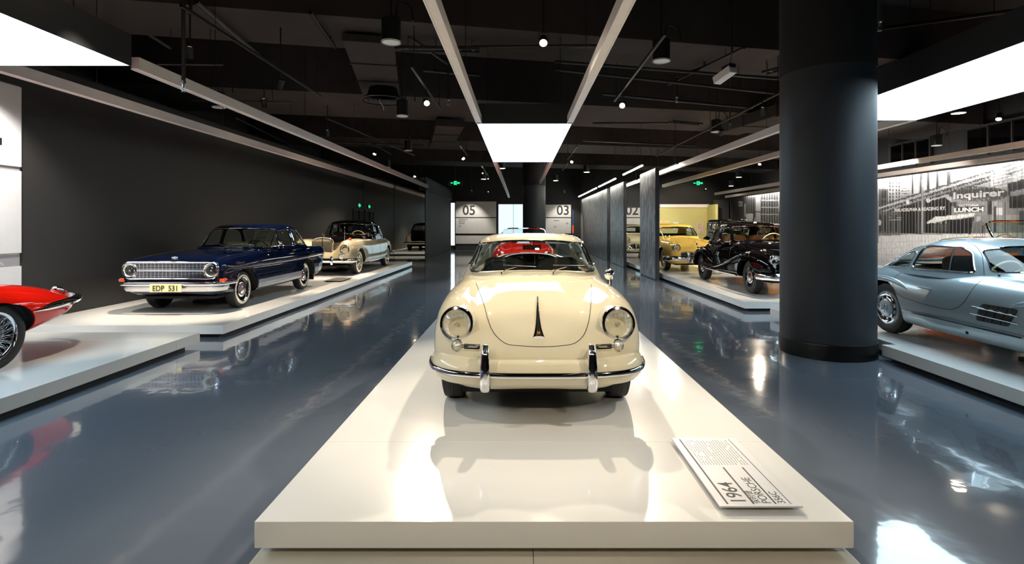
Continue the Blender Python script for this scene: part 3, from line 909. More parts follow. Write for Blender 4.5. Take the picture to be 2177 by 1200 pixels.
    rect(545, 575, 380, 915, .58); rect(553, 562, 380, 915, .74)
    rect(508, 528, 590, 905, .34); rect(496, 540, 800, 905, .30); rect(208, 228, 690, 915, .30); rect(170, 258, 905, 918, .35); rect(490, 570, 908, 920, .35)
    poly([(120, 905), (345, 905), (345, 925), (120, 930)], .50)
    for k in range(12): line([(-200, 1000 + k * 60), (1560, 960 + k * 75)], 3, .86)
    # the part left of the column
    rect(840, 1210, 250, 640, .30, a5); rect(850, 1200, 240, 330, .62, a5)
    for x in range(850, 1010, 14): rect(x, x + 6, 250, 520, .16, a5)
    rect(900, 928, 362, 378, .80, a5); rect(900, 928, 384, 398, .80, a5); rect(940, 952, 380, 470, .62, a5)
    rect(953, 1018, 450, 640, .84, a5); poly([(1008, 430), (1024, 430), (1010, 510), (1000, 510)], .12, a5)
    rect(1022, 1056, 300, 640, .70, a5); rect(1022, 1056, 430, 440, .3, a5)
    for x in range(1062, 1210, 18): rect(x, x + 8, 300, 520, .14, a5); rect(x + 8, x + 18, 300, 520, .50, a5)
    for y in (350, 400, 450): rect(1062, 1210, y, y + 8, .75, a5)
    rect(840, 1210, 520, 900, .6, a5)
    # middle, hidden by the column in the photograph: facade continues
    ym0, ym1 = wz((1655, 400))[0], wz((1868, 400))[0]
    sel = (YY < ym0) & (YY > ym1)
    img[sel] = .58
    img[sel & (ZZ > 2.5)] = .74
    img[sel & (ZZ < .95)] = .95
    img[sel & (ZZ > 1.1) & (ZZ < 2.3) & (np.sin(YY * 3.1) > .2)] = .22
    img[sel & (ZZ > 2.6) & (np.sin(YY * 9.0) > .55)] = .32
    rng = np.random.default_rng(5)
    nz = rng.random((H // 4 + 2, W // 4 + 2))
    nz = np.kron(nz, np.ones((4, 4)))[:H, :W]
    img[:] = np.clip(img * (.955 + .09 * nz) , .02, 1)
    m = bpy.data.materials.new('street_photograph_print')
    m.use_nodes = True
    nt = m.node_tree
    b = nt.nodes['Principled BSDF']
    b.inputs['Roughness'].default_value = .5
    at = nt.nodes.new('ShaderNodeAttribute'); at.attribute_name = 'print'
    nz2 = nt.nodes.new('ShaderNodeTexNoise'); nz2.inputs['Scale'].default_value = 14; nz2.inputs['Detail'].default_value = 6
    mr = nt.nodes.new('ShaderNodeMapRange'); mr.inputs['To Min'].default_value, mr.inputs['To Max'].default_value = .92, 1.06
    nt.links.new(nz2.outputs['Fac'], mr.inputs['Value'])
    mx = nt.nodes.new('ShaderNodeMix'); mx.data_type = 'RGBA'; mx.blend_type = 'MULTIPLY'; mx.inputs['Factor'].default_value = 1
    nt.links.new(at.outputs['Color'], mx.inputs['A']); nt.links.new(mr.outputs[0], mx.inputs['B'])
    nt.links.new(mx.outputs['Result'], b.inputs['Base Color'])
    M['mural'] = m
    wall = struct('wall_mural', MB().box(XM + .03, XM + .12, Y0, Y1, .001, ZT), 'black_metal')
    SW, NZ, NY = .14, 130, 4
    n = int((Y1 - Y0) / SW)
    for i in range(n):
        y0, y1 = Y0 + i * SW + .006, Y0 + (i + 1) * SW - .006
        ys = np.linspace(y0, y1, NY + 1); zs = np.linspace(.02, ZT - .01, NZ + 1)
        vs = [(XM, y, z) for z in zs for y in ys]
        vals = [img[min(H - 1, int(z / RES)), min(W - 1, int((y - Y0) / RES))] for z in zs for y in ys]
        fs = [(j * (NY + 1) + k, (j + 1) * (NY + 1) + k, (j + 1) * (NY + 1) + k + 1, j * (NY + 1) + k + 1) for j in range(NZ) for k in range(NY)]
        # sides of the slat
        q = len(vs)
        vs += [(XM + .03, y0, zs[0]), (XM + .03, y0, zs[-1]), (XM + .03, y1, zs[0]), (XM + .03, y1, zs[-1])]
        vals += [.1] * 4
        fs += [(0, q, q + 1, NZ * (NY + 1)), (NY, NZ * (NY + 1) + NY, q + 3, q + 2)]
        me = bpy.data.meshes.new('slat')
        me.from_pydata(vs, [], fs)
        ca = me.color_attributes.new('print', 'FLOAT_COLOR', 'POINT')
        arr = np.ones((len(vs), 4), np.float32)
        lin = np.power(np.array(vals), 2.2) * 0.86
        arr[:, 0] = arr[:, 1] = arr[:, 2] = lin
        ca.data.foreach_set('color', arr.ravel())
        link_mesh('slat', me, 'mural', wall)
    M['print_white'] = mat('print_white', (226, 226, 224), .5)
    R = (PI / 2, 0, -PI / 2)
    def word(s, size, Yl, z, length, bold=.004, shear=0):
        me = text_mesh(s, size, .0006, 'LEFT', 1.0, bold, 'lettering', shear)
        me.materials.clear()
        w = max(v.co.x for v in me.vertices)
        for v in me.vertices: v.co.x *= length / w
        link_mesh('lettering', me, 'print_white', wall, None, (XM - .003, Yl, z), R)
    word('PHILADELPHIA & READING RY.', .15, 18.75, 2.07, 2.27)
    word('Inquirer', .27, 16.22, 2.40, 1.74, .008)
    word('LUNCH', .17, 16.17, 1.99, 1.03, .008)
    word('VICTORIA', .09, 16.0, 2.14, .7, .001)
mural()
# dark glazing above the mural
for i, (a, b) in enumerate(((8.5, 10.4), (11.0, 13.4), (14.6, 17.0), (18.5, 20.5), (22.0, 25.0))):
    w = struct('window_%d' % (i + 1), MB().box(14.30, 14.36, a, b, 3.75, 4.65), 'black_metal')
    k = 3
    for j in range(k):
        y0, y1 = a + (b - a) * j / k + .04, a + (b - a) * (j + 1) / k - .04
        MB().box(14.27, 14.30, y0, y1, 3.80, 4.60).build('pane', 'black_paint', w, None)
        MB().box(14.25, 14.30, y0 - .04, y0, 3.75, 4.65).build('mullion', 'grey_metal', w, None)
    MB().box(14.25, 14.30, a, b, 4.65, 4.70).build('head_rail', 'grey_metal', w, None)

# ---------------------------------------------------------------- services under the ceiling
def up(px, py, z):
    Y = F_PX * (z - CAM_Z) / (480.0 - py)
    return Vector(((px - 1106.0) * Y / F_PX, Y, z))
def pipe(pts, r, label, m='black_metal', cat='pipe', group='dark ceiling pipes', name='ceiling_pipe', clamps=True):
    e = empty(name, pts[0]); tag(e, label, cat, group)
    o = Vector(pts[0])
    L = [Vector(p) - o for p in pts]
    MB().tube(L, r, 8).build('tube', m, e)
    if clamps:
        for t in (.2, .8):
            p = L[0].lerp(L[-1], t)
            if len(L) > 2: p = L[1] if t < .5 else L[-2]
            zt = ZC - (o.z + p.z)
            if zt > .05: MB().tube([p, p + Vector((0, 0, zt))], .006, 6).build('hanger_rod', 'black_metal', e)
    return e
pipe([up(200, 0, 4.9), up(363, 103, 4.9)], .03, 'dark pipe crossing above the left light box')
pipe([up(417, 3, 4.7), up(550, 117, 4.7)], .035, 'thick dark pipe above the left track')
pipe([up(660, 26, 4.7), up(712, 100, 4.7)], .03, 'short dark pipe left of the large cylinder lamp')
pipe([up(840, 103, 4.62), up(1280, 98, 4.62)], .035, 'straight dark conduit crossing behind the middle beams', 'grey_metal')
pipe([up(1180, 131, 4.6), up(1658, 168, 4.6)], .03, 'long dark pipe from middle beam to the column')
pipe([up(1180, 148, 4.5), up(1658, 200, 4.5)], .028, 'lower dark pipe from middle beam to the column')
pipe([up(1582, 101, 4.65), up(1420, 180, 4.65)], .028, 'dark pipe slanting behind the white emergency lamp')
pipe([up(407, 213, 4.35), up(622, 218, 4.35)], .018, 'thin grey rod above the white beam at left', 'grey_metal')
pipe([up(335, 137, 4.2), up(475, 138, 4.2)], .016, 'thin grey rod beside the lit left spotlight', 'grey_metal')
pipe([up(1280, 200, 4.5), up(1600, 230, 4.5)], .03, 'dark pipe behind the bright right spotlight')
pipe([up(900, 150, 4.6), up(1020, 160, 4.6)], .03, 'dark pipe left of the middle beam near the cross conduit')
pipe([up(640, 300, 4.4), up(900, 310, 4.4)], .03, 'far dark pipe above the left aisle')
pipe([up(690, 250, 4.5), up(880, 330, 4.5)], .03, 'far slanting pipe above the left aisle')
pipe([up(1240, 300, 4.4), up(1480, 310, 4.4)], .03, 'far dark pipe above the photo panels')
pipe([up(1260, 262, 4.6), up(1420, 262, 4.6)], .03, 'far upper pipe right of the middle light box')
pipe([up(500, 250, 4.3), up(690, 345, 4.3)], .02, 'far thin pipe above the blue saloon')
pipe([up(1880, 60, 4.6), up(2177, 20, 4.6)], .03, 'dark pipe above the right light box')
pipe([up(600, 60, 5.2), up(900, 75, 5.2)], .04, 'high dark pipe between the left concrete bands')

def sprinkler(pts, label, r=.022):
    e = empty('sprinkler_drop', pts[0]); tag(e, label, 'sprinkler', 'sprinkler drop pipes')
    o = Vector(pts[0]); L = [Vector(p) - o for p in pts]
    MB().tube([Vector((L[0].x, L[0].y, ZC - o.z))] + L, r, 8).build('pipe', 'grey_metal', e)
    c = L[-1]
    MB().lathe([(.03, 0), (.03, -.03), (.016, -.04), (.012, -.08)], c=c, seg=14).build('socket', 'steel', e)
    MB().tube([c + Vector((.018, 0, -.05)), c + Vector((.022, 0, -.10)), c + Vector((0, 0, -.125)), c + Vector((-.022, 0, -.10)), c + Vector((-.018, 0, -.05))], .004, 6).build('frame', 'steel', e)
    MB().lathe([(.026, -.125), (.026, -.128)], c=c, seg=14).build('deflector', 'steel', e)
def drop(px, py0, py1, Y):
    z = lambda py: CAM_Z + (480 - py) * Y / F_PX
    x = (px - 1106) * Y / F_PX
    return [Vector((x, Y, z(py0))), Vector((x, Y, z(py1)))]
sprinkler([up(870, 80, 4.75), up(953, 137, 4.75)] + drop(953, 140, 210, 10.35)[1:], 'bent sprinkler pipe left of the middle beam')
sprinkler([up(1498, 140, 4.7), up(1439, 165, 4.7)] + drop(1439, 170, 205, 11.1)[1:], 'bent sprinkler pipe above the right track')
sprinkler(drop(390, 100, 172, 6.2), 'sprinkler drop in front of the left white beam')
sprinkler(drop(1870, 5, 42, 6.0), 'white sprinkler drop beside the top of the thick column')
sprinkler(drop(1552, 215, 262, 13.0), 'sprinkler drop far above the black saloon')

# duct with round diffuser, second duct
def duct(a, b, w, h, z, label):
    a, b = Vector((*a, z)), Vector((*b, z))
    e = empty('air_duct', a); tag(e, label, 'duct', 'ceiling air ducts')
    L = b - a
    MB().bar((0, 0, h / 2), L + Vector((0, 0, h / 2)), w, h).build('casing', 'concrete', e, None)
    n = max(2, int(L.length / 1.2))
    for i in range(1, n):
        p = L * (i / n)
        d = L.normalized() * .02
        MB().bar(p - d + Vector((0, 0, h / 2)), p + d + Vector((0, 0, h / 2)), w + .05, h + .05).build('flange', 'concrete', e, None)
    for i in (.15, .85):
        p = L * i
        MB().tube([p + Vector((0, 0, h)), p + Vector((0, 0, ZC - z))], .01, 6).build('hanger_rod', 'black_metal', e)
    return e
duct((-2.50, 8.75), (-3.22, 12.3), .82, .12, 4.60, 'brown air duct leading to the round diffuser')
duct((-2.0, 15.2), (-2.9, 19.4), .8, .2, 4.42, 'brown air duct farther down the left aisle')
duct((7.8, 9.5), (6.4, 16.5), .8, .3, 4.40, 'dark air duct high behind the column')
e = empty('round_diffuser', (-2.96, 11.5, 4.28)); tag(e, 'round black air diffuser under the brown duct', 'air diffuser')
MB().lathe([(.46, .0), (.48, .01), (.47, .03), (.34, .10), (.30, .27)], seg=40, caps=False).build('cone', 'black_metal', e)
for k in range(3): MB().lathe([(.40 - k * .11, .01), (.37 - k * .11, .035), (.36 - k * .11, .03), (.39 - k * .11, .005)], seg=36, caps=False).build('ring', 'black_metal', e)
MB().tube(cr([(-.05, -.1, .02), (-.04, -.12, -.06), (.02, -.1, -.14), (.03, -.1, -.22)], 5), .006, 6).build('pull_cord', 'beam_white', e)

# white emergency lamp box left of the column
p = up(1540, 160, 3.95)
e = empty('emergency_lamp', p); tag(e, 'white boxy emergency lamp hanging left of the thick column', 'lamp')
c, s_ = math.cos(.5), math.sin(.5)
MB().bar((.07, -.16, .05), (-.07, .16, -.05), .14, .12).build('casing', 'beam_white', e, bevel=.01)
MB().bar((.07, -.16, .11), (.0, .0, .09), .12, .06).build('bracket', 'black_metal', e, None)
MB().tube([(.05, -.1, .1), (.0, -.3, .25), (-.05, -.35, ZC - p.z)], .014, 8).build('cable', 'black_metal', e)

def tray(a, b, label, w=.18):
    a, b = Vector(a), Vector(b)
    e = empty('cable_tray', a); tag(e, label, 'cable tray', 'perforated cable trays')
    L = b - a
    d = L.normalized(); sd = d.cross(Vector((0, 0, 1))) * (w / 2)
    for s in (-1, 1): MB().bar(sd * s, L + sd * s, .006, .05).build('side_rail', 'grey_metal', e, None)
    n = int(L.length / .22)
    for i in range(n):
        q = L * ((i + .5) / n)
        MB().bar(q - sd, q + sd, .05, .005).build('rung', 'grey_metal', e, None)
    for t in (.1, .9): MB().tube([L * t, L * t + Vector((0, 0, ZC - a.z))], .006, 6).build('hanger_rod', 'black_metal', e)
tray(up(850, 103, 4.60), up(1020, 106, 4.60), 'perforated cable tray just left of the middle beam')
tray(up(1425, 258, 4.6), up(1490, 264, 4.6), 'perforated cable tray above the photo panels')
tray(up(1625, 155, 4.6), up(1700, 135, 4.6), 'perforated cable tray touching the thick column')

# ---------------------------------------------------------------- car kit (cars face the viewer, -Y; local origin on the platform under the front axle)
def wheel(car, x, y, r, width, kind='cap', rim_m='chrome', side=None, ww=False, rim_paint='black_paint', rimr=0.60, tread=False):
    s = side or (1 if x > 0 else -1)
    e = empty('wheel', (x, y, r), parent=car)
    ax = (s, 0, 0)
    w = width / 2
    rr = r * rimr
    MB().lathe([(rr, -w * .8), (rr + .02, -w), (r * .86, -w * 1.04), (r * .965, -w * .9), (r * .995, -w * .55), (r, -w * .2), (r * .992, -w * .17), (r * .992, -w * .13), (r, -w * .1), (r, w * .1), (r * .992, w * .13), (r * .992, w * .17), (r, w * .2), (r * .995, w * .55), (r * .965, w * .9), (r * .86, w * 1.04), (rr + .02, w), (rr, w * .8)], axis=ax, seg=56, caps=False).build('tyre', 'rubber', e)
    if tread:
        m = MB()
        for k in range(54):
            for j, off in ((-2, .5), (-1, 0), (0, .5), (1, 0), (2, .5)):
                a = 2 * PI * (k + off) / 54
                rr2 = r * (.992 if abs(j) == 2 else 1.0) - .0065
                c = Vector((s * j * w * .34, rr2 * math.cos(a), rr2 * math.sin(a)))
                tn = Vector((s * .35 * (1 if j % 2 else -1), -math.sin(a), math.cos(a))).normalized()
                m.bar(c - tn * .012, c + tn * .012, w * .27, .009, up=(0, math.cos(a), math.sin(a)))
        o = m.build('tread_blocks', 'rubber', e, None); o['kind'] = 'stuff'
    if ww:
        MB().lathe([(r * .70, w * 1.035), (r * .705, w * 1.06), (r * (.80 if ww == 1 else .86), w * 1.06), (r * (.805 if ww == 1 else .865), w * 1.03)], axis=ax, seg=56, caps=False).build('whitewall', 'whitewall', e)
    if kind == 'wire':
        MB().lathe([(rr + .005, -w * .8), (rr - .01, -w * .7), (rr - .015, 0), (rr - .012, w * .8), (rr - .004, w * .95), (rr + .012, w * 1.03), (rr + .018, w * .9)], axis=ax, seg=56, caps=False).build('rim', 'chrome', e)
        m = MB()
        n = 36
        for ring, (h0, h1, r0, tw) in enumerate(((.80, .80, .05, .5), (.80, .45, .05, -.5), (.1, .85, .05, -.35), (.1, .85, .05, .35))):
            for k in range(n // (1 if ring < 2 else 2)):
                a = 2 * PI * (k + ring * .25) / (n // (1 if ring < 2 else 2))
                b = a + tw
                m.tube([(s * w * h0, r0 * math.cos(a), r0 * math.sin(a)), (s * w * h1, (rr - .015) * math.cos(b), (rr - .015) * math.sin(b))], 0.0024, 4)
        o = m.build('spokes', 'chrome', e, 180); o['kind'] = 'stuff'
        MB().lathe([(.062, -w * .4), (.062, w * .8), (.05, w * .95), (.03, w * 1.05), (.001, w * 1.08)], axis=ax, seg=24, caps=False).build('hub', 'chrome', e)
        m = MB()
        for a in (PI / 2 + .3, -PI / 2 + .3):
            m.tube([(s * w * .95, .02 * math.cos(a), .02 * math.sin(a)), (s * w * 1.15, .06 * math.cos(a), .06 * math.sin(a)), (s * w * 1.25, .105 * math.cos(a), .105 * math.sin(a))], [.018, .016, .009], 8)
        m.build('knock_off', 'chrome', e)
        MB().lathe([(rr - .02, -w * .5), (.02, -w * .5)], axis=ax, seg=32, caps=False).build('brake_drum', 'under', e)
    else:
        MB().lathe([(rr + .004, w * .86), (rr - .01, w * .98), (rr - .03, w * .9), (rr - .05, w * .55), (rr * .55, w * .5), (rr * .5, w * .62), (.001, w * .62)], axis=ax, seg=48, caps=False).build('rim', rim_m if kind != 'cap_painted' else rim_paint, e)
        if kind in ('cap', 'cap_painted'):
            MB().lathe([(rr * .66, w * .60), (rr * .65, w * .80), (rr * .56, w * .92), (rr * .45, w * .86), (rr * .34, w * .90), (rr * .22, w * 1.06), (rr * .05, w * 1.12), (.001, w * 1.12)], axis=ax, seg=40, caps=False).build('hubcap', 'chrome', e)
            m = MB()
            for k in range(10):
                a = 2 * PI * k / 10
                c, sn = math.cos(a), math.sin(a)
                m.tube([(s * w * .56, rr * .76 * c - .008 * sn, rr * .76 * sn + .008 * c), (s * w * .60, rr * .76 * c + .008 * sn, rr * .76 * sn - .008 * c)], .013, 6)
            m.build('rim_slots', 'gap', e)
            if ww: MB().lathe([(rr - .005, w * .96), (rr + .006, w * 1.04), (rr + .014, w * 1.0)], axis=ax, seg=48, caps=False).build('trim_ring', 'chrome', e)
        elif kind == 'disc':     # perforated chrome cover with star cap
            MB().lathe([(rr * .97, w * .92), (rr * .86, w * 1.0), (rr * .74, w * .86), (rr * .62, w * .84), (rr * .56, w * .95), (rr * .5, w * 1.02)], axis=ax, seg=48, caps=False).build('wheel_cover', 'chrome', e)
            for k in range(10):
                a = 2 * PI * k / 10
                c, sn = math.cos(a), math.sin(a)
                p = Vector((s * w * .86, rr * .68 * c, rr * .68 * sn))
                MB().bar(p + Vector((0, -sn, c)) * .019, p - Vector((0, -sn, c)) * .019, .03, .012, up=(1, 0, 0)).build('slot', 'gap', e, None)
            MB().lathe([(rr * .56, w * .92), (rr * .52, w * 1.12), (rr * .40, w * 1.22), (.001, w * 1.26)], axis=ax, seg=36, caps=False).build('hubcap', 'silver_paint', e)
            m = MB()
            for a in (PI / 2, PI / 2 + 2 * PI / 3, PI / 2 - 2 * PI / 3):
                m.tube([(s * w * 1.27, 0, 0), (s * w * 1.25, rr * .24 * math.cos(a), rr * .24 * math.sin(a))], [.009, .003], 6)
            m.tube([(s * w * 1.25, rr * .25 * math.cos(2 * PI * k / 24), rr * .25 * math.sin(2 * PI * k / 24)) for k in range(24)], .004, 6, closed=True)
            m.build('star_emblem', 'chrome', e)
    return e

def wheels(car, wb, tr_f, tr_r, r, width, **k):
    for y, t in ((0, tr_f), (wb, tr_r)):
        for s in (-1, 1): wheel(car, s * t / 2, y, r, width, **k)

def body(car, sections, m, arches, cavity=None, name='body', nv=4, nu=5, extra_cut=None, smooth=50):
    rows = loft_half(sections, nv, nu)
    me = MB().grid(rows, closed=True, cap=True).mesh(name, None)
    outer = bvh_of(me)
    for (y, z, r, x0, x1) in arches:         # dark liner of each wheel arch, kept inside the bodywork
        T = []
        for t in np.linspace(-.10, PI + .10, 31):
            h = outer.ray_cast(Vector((3, y + r * math.cos(t), z + r * math.sin(t))), Vector((-1, 0, 0)))[0]
            if h is not None and h.x > x0 + .03: T.append((t, h.x - .012))
        if len(T) < 4: continue
        for s in (-1, 1):
            rows = [[(s * (x0 + .003), y + .02 * math.cos(t), z + .02 * math.sin(t)) for t, q in T], [(s * (x0 + .003), y + (r - .003) * math.cos(t), z + (r - .003) * math.sin(t)) for t, q in T], [(s * q, y + (r - .003) * math.cos(t), z + (r - .003) * math.sin(t)) for t, q in T]]
            MB().grid(rows).build('wheel_well', 'under', car, 40)
    for (y, z, r, x0, x1) in arches:
        cut = MB()
        for s in (-1, 1): cut.lathe([(r, x0), (r, x1)], c=(0, y, z), axis=(s, 0, 0), seg=40)
        me = boolean(me, cut.mesh('cut', None))
    if cavity:
        for c in cavity: me = boolean(me, c.mesh('cut', None))
    if extra_cut: me = boolean(me, extra_cut.mesh('cut', None))
    me.materials.clear()
    smooth_mesh(me, smooth)
    o = link_mesh(name, me, m, car)
    return o, outer

def hit(bvh, o, d):
    r = bvh.ray_cast(Vector(o), Vector(d).normalized())
    return r[0], r[1]

def dense(poly, closed=True, step=0.03):
    out = []
    n = len(poly)
    for i in range(n if closed else n - 1):
        a, b = np.array(poly[i], float), np.array(poly[(i + 1) % n], float)
        k = max(1, int(np.linalg.norm(b - a) / step))
        out += [tuple(a + (b - a) * j / k) for j in range(k)]
    if not closed: out.append(tuple(poly[-1]))
    return out

def onsurf(bvh, poly, axis, frm, closed=True, off=0.0, step=0.03):
    """project a 2D line on a surface; axis '-x','+x','-y','+y','-z' is the ray direction, poly in the other two coordinates"""
    d = {'-x': (-1, 0, 0), '+x': (1, 0, 0), '-y': (0, -1, 0), '+y': (0, 1, 0), '-z': (0, 0, -1)}[axis]
    out = []
    for a, b in dense(poly, closed, step):
        o = {'x': (frm, a, b), 'y': (a, frm, b), 'z': (a, b, frm)}[axis[1]]
        p, nrm = hit(bvh, o, d)
        if p is not None:
            if nrm.dot(Vector(d)) > 0: nrm = -nrm
            out.append(p + nrm * off)
    return out

def line_on(car, bvh, poly, axis, frm, r, name, m, closed=False, off=0.0, step=0.03, seg=6, both=False, flat=1.0):
    p = onsurf(bvh, poly, axis, frm, closed, off, step)
    if len(p) < 2: return None
    if both: MB().tube([(-q[0], q[1], q[2]) for q in p], r, seg, closed, flat).build(name, m, car)
    return MB().tube(p, r, seg, closed, flat).build(name, m, car)

def rounded(poly, r=0.05, n=4):
    """round the corners of a polygon"""
    out = []
    k = len(poly)
    for i in range(k):
        p0, p1, p2 = (np.array(poly[(i + j) % k], float) for j in (-1, 0, 1))
        d0, d2 = p0 - p1, p2 - p1
        rr = min(r, np.linalg.norm(d0) * .45, np.linalg.norm(d2) * .45)
        a, b = p1 + d0 / np.linalg.norm(d0) * rr, p1 + d2 / np.linalg.norm(d2) * rr
        for j in range(n + 1):
            t = j / n
            out.append(tuple((1 - t) ** 2 * a + 2 * t * (1 - t) * p1 + t * t * b))
    return out

def cabin(car, levels, m, side=(), front=None, rear=None, glass_m='glass', t=0.025, seg=72, trim='chrome', trim_r=0.008, name='roof', n=3.0, mm=3.0, nu=4, interior='dark_interior', mid=None, extra=None):
    """levels: (z, yf, yr, w[, n, m]) rings from the belt to the roof; windows are cut through the shell"""
    L = [tuple(l) + (n, mm)[len(l) - 4:] if len(l) < 6 else tuple(l) for l in levels]
    ctrl = cr([np.array(l, float) for l in L], nu)
    def rings(off):
        rs = []
        zt = L[-1][0]
        for c in ctrl:
            z, yf, yr, w, a, b = c
            if w - off < 0.03: continue
            rs.append(superring(min(z, zt) - off * (0.9 if z > zt - 0.15 else 0.0) * min(1, max(0, (z - (zt - .15)) / .1)), yf + off, yr - off, w - off, a, b, seg))
        return rs
    def shell(o0, o1):
        A, B = rings(o0), rings(o1)
        mb = MB()
        mb.grid(A + B[::-1], closed=True, cap=False)
        k = len(A) * seg
        nB = len(B)
        # top caps would pinch the two skins together, so replace the joining strip with caps
        nf = (len(A) + nB - 1) * seg
        fs = mb.f[:(len(A) - 1) * seg] + mb.f[len(A) * seg:]
        fs.append(tuple((len(A) - 1) * seg + i for i in range(seg)))
        fs.append(tuple(len(A) * seg + i for i in range(seg - 1, -1, -1)))
        base = (len(A) + nB - 1) * seg
        for i in range(seg):
            j = (i + 1) % seg
            fs.append((i, base + i, base + j, j))
        mb.f = fs
        return mb.mesh('shell', None)
    sh = shell(0.0, t)
    outer = bvh_of(sh)
    cut = MB()
    ymid = mid if mid is not None else (L[-1][1] + L[-1][2]) / 2
    wins = []
    for nm, poly in side:
        for s in (-1, 1):
            c = MB().prism(poly, 'x', s * 0.2, s * 1.6)
            wins.append((nm, c, poly, '-x' if s > 0 else '+x', s * 2.5))
            cut.add(c.v, c.f)
    if front:
        c = MB().prism(front, 'y', L[0][1] - 1.0, ymid); wins.append(('windscreen', c, front, '+y', -4.0)); cut.add(c.v, c.f)
    if rear:
        c = MB().prism(rear, 'y', ymid + 0.01, L[0][2] + 1.0); wins.append(('rear_window', c, rear, '-y', 9.0)); cut.add(c.v, c.f)
    me = sh
    # windows of one side never overlap, but front and side prisms may: cut them one group after another
    groups = {}
    for w in wins: groups.setdefault(w[3], MB()).add(w[1].v, w[1].f)
    for g in groups.values(): me = boolean(me, g.mesh('cut', None))
    me.materials.clear(); smooth_mesh(me, 35)
    roof = link_mesh(name, me, m, car)
    gl = shell(0.008, 0.013)
    for nm, c, poly, ax, frm in wins:
        g = boolean(gl.copy(), c.mesh('cut', None), 'INTERSECT')
        g.materials.clear(); smooth_mesh(g, 35)
        go = link_mesh(nm, g, glass_m, car)
        if trim:
            p = onsurf(outer, poly, ax, frm, True, 0.0, 0.03)
            if len(p) > 3:
                MB().tube(p, trim_r, 6, True).build('trim', trim, go)
    return roof, outer

def tub(x, y0, y1, z0, z1):
    return MB().box(-x, x, y0, y1, z0, z1)

def interior(car, x, y0, y1, z0, z1, m='dark_interior'):
    """open box lining the cabin cavity"""
    t = 0.012
    x, y0, y1, z0 = x - .002, y0 + .002, y1 - .002, z0 + .002
    MB().box(-x, x, y0, y1, z0, z0 + t).box(-x, -x + t, y0, y1, z0 + t, z1).box(x - t, x, y0, y1, z0 + t, z1).box(-x + t, x - t, y0, y0 + t, z0 + t, z1).box(-x + t, x - t, y1 - t, y1, z0 + t, z1).build('interior_lining', m, car, None)

def seat(car, x, y, z, w, m, h=0.5, tilt=0.18, pip=None, name='seat', pleats=0):
    e = empty(name, (x, y, z), parent=car)
    def cushion(nm, L, th, base, rot):
        rows = []
        prof = [(0, .75), (.06, .95), (.25, 1), (.8, 1), (.94, .93), (1, .72)]
        for v, k in prof:
            ring = []
            for a in range(20):
                tt = 2 * PI * a / 20
                cx = math.copysign(abs(math.cos(tt)) ** .45, math.cos(tt)) * w / 2 * k
                cy = math.copysign(abs(math.sin(tt)) ** .7, math.sin(tt)) * th / 2 * (.7 + .3 * k)
                ring.append((cx, cy, v * L))
            rows.append(ring)
        o = MB().grid(rows, closed=True, cap=True).build(nm, m, e, 60, loc=base, rot=rot)
        return o
    cushion('cushion', 0.5, 0.16, (0, 0.0, 0.08), (PI / 2, 0, 0))
    b = cushion('seat_back', h, 0.13, (0, 0.02, 0.1), (-tilt, 0, 0))
    if pip:
        m2 = MB()
        for k in range(pleats):
            px = (k - (pleats - 1) / 2) * w * .62 / max(1, pleats - 1)
            m2.tube([(px, -0.068, .12 * h), (px, -0.068, .9 * h)], .006, 5)
        m2.build('piping', pip, b)
    return e

def steering(car, x, y, z, r=0.2, tilt=1.0, m='black_trim', spokes=3):
    e = empty('steering_wheel', (x, y, z), parent=car)
    a = Vector((0, math.sin(tilt), math.cos(tilt)))
    u = Vector((1, 0, 0)); v = a.cross(u)
    MB().tube([u * (r * math.cos(2 * PI * k / 32)) + v * (r * math.sin(2 * PI * k / 32)) for k in range(32)], .011, 8, True).build('rim', m, e)
    mm = MB()
    for k in range(spokes):
        t = 2 * PI * k / spokes + PI / 2
        mm.tube([(0, 0, 0), u * (r * math.cos(t)) + v * (r * math.sin(t))], .007, 6)
    mm.tube([a * .01, a * -.35], .02, 8)
    mm.build('spokes', m, e)
    return e

def headlamp(car, x, y, z, r, d=(0, -1, 0.0), ring=0.014, depth=0.05, name='headlight'):
    e = empty(name, (x, y, z), parent=car)
    R = r - ring
    MB().lathe([(r + .004, depth * .9 * -1), (r + .006, -.004), (r + .002, .012), (R + .002, .016), (R - .004, .006)], axis=d, seg=40, caps=False).build('bezel', 'chrome', e)
    MB().lathe([(R, .004), (R * .92, .018), (R * .7, .032), (R * .4, .040), (.001, .043)], axis=d, seg=40, caps=False).build('lens', 'lamp_glass', e)
    MB().lathe([(R, .002), (R * .8, -.025), (R * .45, -.045), (.001, -.05)], axis=d, seg=32, caps=False).build('reflector', 'reflector', e)
    MB().lathe([(.001, .0), (R * .14, -.004), (R * .14, -.045)], axis=d, seg=16, caps=False).build('bulb', 'clear_lens', e)
    return e

def sweep(path, prof, up=(0, 0, 1), closed_prof=True):
    """sweep a 2D profile (out, up) along a plan path of 3D points; returns rows"""
    rows = []
    P = [Vector(p) for p in path]
    for i, p in enumerate(P):
        t = (P[min(i + 1, len(P) - 1)] - P[max(i - 1, 0)]).normalized()
        o = t.cross(Vector(up)).normalized()
        u = o.cross(t).normalized()
        rows.append([p + o * a + u * b for a, b in prof])
    return rows

def bumper(car, path, prof, m, name='bumper', parent=None, n=6):
    """path: half plan path from the centre outwards to +x"""
    half = cr(path, n)
    full = [np.array((-p[0], p[1], p[2])) for p in half[:0:-1]] + list(half)
    return MB().grid(sweep(full, prof), closed=True, cap=True).build(name, m, parent or car, 45)

